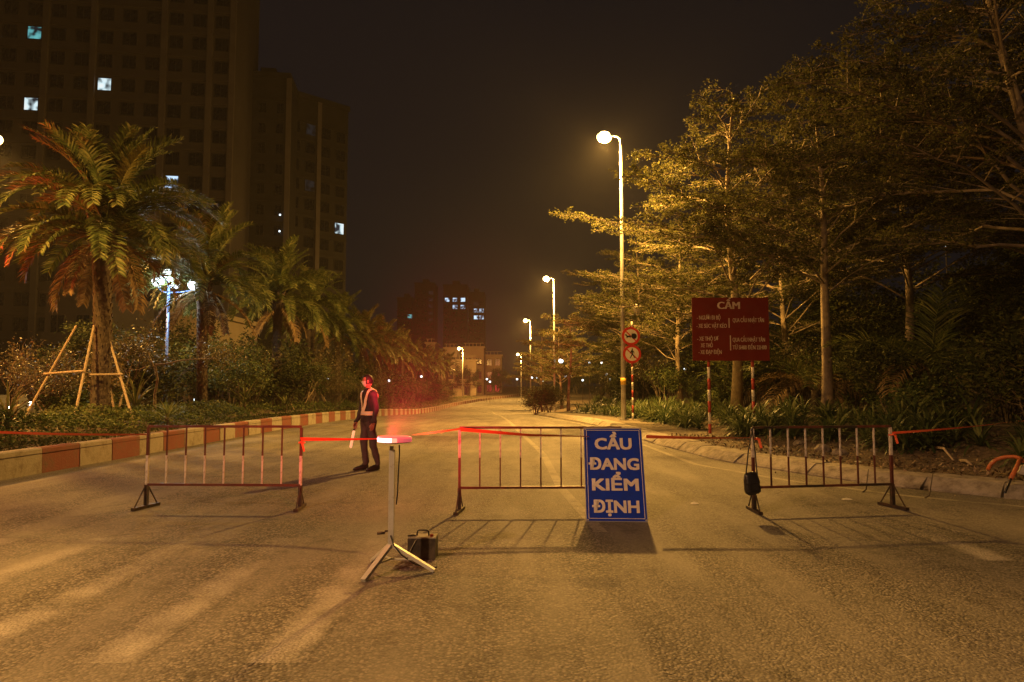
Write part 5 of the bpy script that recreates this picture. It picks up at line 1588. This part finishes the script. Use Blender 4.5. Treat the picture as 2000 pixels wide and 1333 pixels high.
def person(x, y, rz):
    t = empty('person', (x, y, 0), rz)
    tag(t, 'person in dark clothes, face mask and reflective vest straps holding a baton', 'person')
    # local frame: faces -Y, left hand of the figure at +X
    V = [(0, 0, .96), (0, .0, 1.12), (0, .01, 1.28), (0, .01, 1.42), (0, .0, 1.50), (0, -.02, 1.56),          # 0-5 spine, neck
         (-.095, 0, .90), (-.10, -.03, .50), (-.10, .02, .10), (-.105, -.06, .07),                        # 6-9 right leg
         (.095, 0, .90), (.11, .05, .50), (.12, .14, .10), (.125, .08, .07),                            # 10-13 left leg
         (-.17, .01, 1.415), (-.25, .0, 1.14), (-.25, -.1, .91), (-.25, -.13, .85),                        # 14-17 right arm
         (.17, .01, 1.415), (.25, .02, 1.14), (.255, -.03, .90), (.255, -.05, .84)]                     # 18-21 left arm
    E = [(0, 1), (1, 2), (2, 3), (3, 4), (4, 5), (0, 6), (6, 7), (7, 8), (8, 9), (0, 10), (10, 11), (11, 12), (12, 13),
         (3, 14), (14, 15), (15, 16), (16, 17), (3, 18), (18, 19), (19, 20), (20, 21)]
    r_ = [(.165, .125), (.155, .115), (.17, .125), (.165, .115), (.075, .075), (.055, .06),
          .098, .072, .058, (.05, .045), .098, .072, .058, (.05, .045), .082, .062, .047, .035, .082, .062, .047, .035]
    Vs, F = skin_mesh(V, E, r_)
    mb = MB()
    mb.quadlist(Vs, F)
    # cloth folds
    import mathutils.noise as mn
    fv = []
    for v in mb.v:
        if v[2] < 1.5 and .09 < v[2]:
            p_ = Vector(v); q = Vector((v[0] * 16, v[1] * 16, v[2] * 9)); a_ = .011 if v[2] < .9 else .009
            ax = Vector((0.1 if v[0] > 0 else -.1, .03, v[2])) if v[2] < .9 else Vector((0 if abs(v[0]) < .19 else math.copysign(.25, v[0]), 0, v[2]))
            n_ = (p_ - ax); n_.z = 0; n_ = n_.normalized() if n_.length > 1e-4 else Vector((0, 0, 0))
            fl = .018 * max(0, 1 - abs(v[2] - .16) / .16) + .02 * max(0, 1 - abs(v[2] - .9) / .05)
            p_ += n_ * (a_ * mn.noise(q) * 2 + fl)
            v = tuple(p_)
        fv.append(v)
    mb.v = fv
    # fingers
    for hx, hy, hz in ((-.25, -.13, .85), (.255, -.05, .84)):
        for k, ln in enumerate((.075, .085, .08, .065)):
            ox = (k - 1.5) * .02
            mb.tube([(hx + .0, hy + ox, hz + .02), (hx, hy + ox - .005, hz - .03), (hx + (.012 if hx < 0 else -.012), hy + ox - .01, hz - .03 - ln * .5), (hx + (.03 if hx < 0 else -.02), hy + ox - .012, hz - .03 - ln * .85)], [.012, .011, .0095, .006], 6)
        mb.tube([(hx, hy - .02, hz + .02), (hx + (.015 if hx < 0 else -.015), hy - .05, hz - .01), (hx + (.02 if hx < 0 else -.02), hy - .055, hz - .045)], [.013, .011, .007], 6)
    # head (sculpted ellipsoid) with face
    hd = MB(); hd.sphere((0, 0, 0), 1, 22, 16)
    ca, sa = math.cos(R(-32)), math.sin(R(-32))
    def headpt(v):
        X, Yv, Z = v
        sx, sy, sz = .076, .098, .118
        jaw = 1 - .28 * max(0, -Z) ** 1.5
        q = np.array([X * sx * jaw, Yv * sy * (1 - .1 * max(0, -Z)), Z * sz])
        if Yv < -.55:
            q[1] += -.028 * math.exp(-((X / .16) ** 2 + ((Z + .12) / .22) ** 2))      # nose
            q[1] += .012 * math.exp(-(((abs(X) - .36) / .2) ** 2 + ((Z - .1) / .14) ** 2))  # eye sockets
            q[1] += -.010 * math.exp(-((X / .3) ** 2 + ((Z + .85) / .2) ** 2))  # chin
        return (q[0] * ca - q[1] * sa, q[0] * sa + q[1] * ca - .025, q[2] + 1.655)
    nb = len(mb.v)
    mb.quadlist([headpt(v) for v in hd.v], hd.f)
    for sx in (-1, 1):
        e_ = MB(); e_.sphere((0, 0, 0), (.012, .022, .032), 8, 6)
        mb.quadlist([(ca * (v[0] + sx * .078) - sa * (v[1] + .01), sa * (v[0] + sx * .078) + ca * (v[1] + .01) - .025, v[2] + 1.65) for v in e_.v], e_.f)
    me = mb.mesh('body', [M['jacket'], M['trousers'], M['skin'], M['shoe']], True)
    mi = []
    for p_ in me.polygons:
        c_ = p_.center
        if c_.z > 1.525: mi.append(2)
        elif c_.z < .1: mi.append(3)
        elif abs(c_.x) > .195 and c_.z < .885: mi.append(2)
        elif c_.z < .9 and abs(c_.x) < .2: mi.append(1)
        else: mi.append(0)
    me.polygons.foreach_set('material_index', mi)
    link('body', me, t)
    for (fx, fy, az) in ((-.105, -.05, -.12), (.122, .07, .15)):
        b_ = MB(); V_ = []; F_ = []; k = 12; n_ = 9
        for j in range(n_ + 1):
            u = j / n_; w_ = .043 * (.75 + .5 * math.sin(PI * min(1, .15 + u * .85)) ** .8) * (1 if u < .9 else .75); h_ = .085 * (1 - u) ** .8 + .038
            for i in range(k):
                a_ = 2 * PI * i / k
                V_.append((w_ * math.copysign(abs(math.cos(a_)) ** .7, math.cos(a_)), .10 - u * .28, .004 + h_ * (.5 + .5 * math.copysign(abs(math.sin(a_)) ** .7, math.sin(a_)))))
        for j in range(n_):
            for i in range(k): F_.append((j * k + i, j * k + (i + 1) % k, (j + 1) * k + (i + 1) % k, (j + 1) * k + i))
        F_ += [tuple(range(k))[::-1], tuple(n_ * k + i for i in range(k))]
        b_.quadlist(V_, F_); b_.build('shoe', M['shoe'], t, True, loc=(fx, fy, 0), rot=(0, 0, az))
    hm_ = MB()
    kv = [headpt(tuple(np.array(v) * 1.0)) for v in hd.v]
    # hair cap: upper and back of the head, pushed out
    keep = []
    for f in hd.f:
        c_ = np.mean([hd.v[i] for i in f], 0)
        if c_[2] > .55 or (c_[1] > -.15 and c_[2] > -.35) : keep.append(f)
    hv = []
    for v in hd.v:
        q = np.array(headpt(v)); o_ = np.array([0, -.02, 1.66]); q = o_ + (q - o_) * 1.11
        hv.append(tuple(q))
    hm_.quadlist(hv, keep); hm_.build('hair', M['hair'], t, True)
    mk = MB(); keep = [f for f in hd.f if np.mean([hd.v[i] for i in f], 0)[1] < -.3 and -.85 < np.mean([hd.v[i] for i in f], 0)[2] < .02]
    mk.quadlist([tuple(np.array([0, -.02, 1.64]) + (np.array(headpt(v)) - np.array([0, -.02, 1.64])) * 1.07) for v in hd.v], keep); mk.build('face_mask', M['mask'], t, True)
    # vest straps: ribbons lying just off the torso surface
    from mathutils.bvhtree import BVHTree
    bv = BVHTree.FromPolygons([Vector(v) for v in Vs], F)
    def ribbon(path, w, mats, nm):
        b_ = MB()
        P = np.array(path); n = 22; k = np.linspace(0, 1, len(P)); u = np.linspace(0, 1, n)
        Q_ = np.stack([np.interp(u, k, P[:, j]) for j in range(3)], 1)
        T = np.gradient(Q_, axis=0)
        Vr = []
        for i in range(n):
            hit = bv.find_nearest(Vector(Q_[i])); nrm = hit[1]
            tt = Vector(T[i]).normalized(); sd = tt.cross(nrm).normalized()
            row = []
            for s_ in (-1, -.42, .42, 1):
                h2 = bv.find_nearest(hit[0] + sd * w * s_ / 2 + nrm * .01)
                row.append(tuple(h2[0] + h2[1] * .012))
            Vr += row
        for i in range(n - 1):
            for j in range(3):
                b_.quadlist([Vr[i * 4 + j], Vr[i * 4 + j + 1], Vr[i * 4 + 5 + j], Vr[i * 4 + 4 + j]], [(0, 1, 2, 3)], 1 if j == 1 else 0)
        b_.build(nm, mats, t)
    mm = [M['vest_band'], M['vest_strip']]
    ribbon([(-.13, .14, 1.2), (-.12, .12, 1.42), (-.11, .02, 1.5), (-.12, -.1, 1.44), (-.08, -.17, 1.25), (-.02, -.18, 1.09)], .075, mm, 'vest_strap')
    ribbon([(.13, .14, 1.2), (.12, .12, 1.42), (.11, .02, 1.5), (.12, -.1, 1.44), (.08, -.17, 1.25), (.02, -.18, 1.09)], .075, mm, 'vest_strap')
    ribbon([(.17 * math.sin(a_), -.2 * math.cos(a_), 1.06) for a_ in np.linspace(-PI, PI, 26)], .075, mm, 'vest_belt')
    return t
RZP = R(-50)
PX, PY_ = onground(718, 919, 0)
person(PX, PY_, RZP)
# baton in the hand
hx, hy, hz = -.25, -.145, .83
wx = PX + hx * math.cos(RZP) - hy * math.sin(RZP); wy = PY_ + hx * math.sin(RZP) + hy * math.cos(RZP)
t = empty('signal_baton', (wx, wy, 0)); tag(t, 'pale lit traffic baton pointing down from the hand', 'baton')
mb = MB(); mb.tube([(.005, 0, hz + .05), (-.015, -.0, hz - .1)], [.014, .016], 10); mb.build('grip', M['black'], t, True)
mb = MB(); mb.tube([(-.015, 0, hz - .1), (-.017, 0, hz - .115), (-.07, -.01, hz - .41), (-.073, -.01, hz - .425)], [.017, .026, .026, .014], 12); mb.build('light_tube', M['baton'], t, True)

# ------------------------------------------------------------------ vehicles on the side road
def car(px, py, Y, rz, label, ptlabel=None):
    p = at(px, py, Y); z0 = float(terr(Y)) - .085
    t = empty('car', (p[0], Y, z0), rz); tag(t, label, 'car')
    prof = [(-2.1, .35), (2.1, .35), (2.15, .6), (2.05, .82), (1.1, .95), (.5, 1.42), (-.9, 1.45), (-1.6, 1.0), (-2.1, .92)]
    mb = MB(); mb.prism(prof, -.85, .85); mb.build('body', M['car_paint'], t)
    mb = MB(); mb.prism([(1.0, .97), (.47, 1.38), (-.85, 1.4), (-1.4, 1.0)], -.86, .86); mb.build('window', M['glass_dark'], t)
    for x in (-1.3, 1.3):
        for s in (-.82, .82):
            mb = MB(); mb.lathe([(.33, -.1), (.33, .1)], (x, s, .33), 16, 0, Matrix.Rotation(PI / 2, 3, 'X')); w = mb.build('wheel', M['rubber'], t)
            mb = MB(); mb.lathe([(.18, -.11), (.18, .11)], (x, s, .33), 12, 0, Matrix.Rotation(PI / 2, 3, 'X')); mb.build('rim', M['galv'], w)
    for s in (-.6, .6):
        mb = MB(); mb.sphere((2.08, s, .7), (.06, .14, .09), 10, 6); mb.build('headlight', M['headlight'], t, True)
    return t
car(12, 790, 42, R(-35), 'grey car with one headlight showing at the left edge')
car(108, 787, 66, R(-88), 'distant car facing the viewer with two headlights on')


def scooter(px, py, Y, rz, label):
    p = at(px, py, Y); z0 = float(terr(Y)) - .085
    t = empty('scooter', (p[0], Y, z0), rz); tag(t, label, 'motor scooter')
    mb = MB(); mb.prism([(-.8, .5), (-.2, .4), (.3, .35), (.45, .95), (.55, .95), (.4, .25), (-.2, .25), (-.7, .35)], -.15, .15); mb.build('body', M['car_paint'], t)
    mb = MB(); mb.box((-.4, 0, .78), (.7, .26, .1)); mb.build('seat', M['black'], t)
    for x in (-.6, .6):
        mb = MB(); mb.lathe([(.25, -.05), (.25, .05)], (x, 0, .25), 16, 0, Matrix.Rotation(PI / 2, 3, 'X')); mb.build('wheel', M['rubber'], t)
    mb = MB(); mb.tube([(.48, -.3, 1.05), (.5, 0, 1.0), (.48, .3, 1.05)], .02, 6); mb.build('handlebar', M['black'], t)
    mb = MB(); mb.sphere((.56, 0, .93), (.06, .1, .09), 10, 6); mb.build('headlight', M['headlight'], t, True)
    return t
scooter(68, 780, 34, R(-70), 'parked motor scooter in the dark beside the grey car')

# red traffic signal just beyond the left edge that reddens the nearest fronds
t = empty('traffic_signal', (-15.6, 17.6, zg(-15.6, 17.6))); tag(t, 'red traffic signal on a post left of the nearest palm', 'traffic signal')
mb = MB(); mb.tube([(0, 0, 0), (0, 0, 4.7)], .07, 10); mb.build('post', M['galv'], t, True)
mb = MB(); mb.box((.0, 0, 5.1), (.3, .25, .95)); mb.build('housing', M['black'], t)
for k, mt in enumerate(('tail_red', 'glass_dark', 'glass_dark')):
    mb = MB(); mb.sphere((.16, -.02, 5.4 - .3 * k), (.05, .11, .11), 12, 8); mb.build('signal_lens', M[mt], t, True)
lamp_light('signal_light', (.4, -.1, 5.4), 900, (1.0, .02, .01), t, .1)
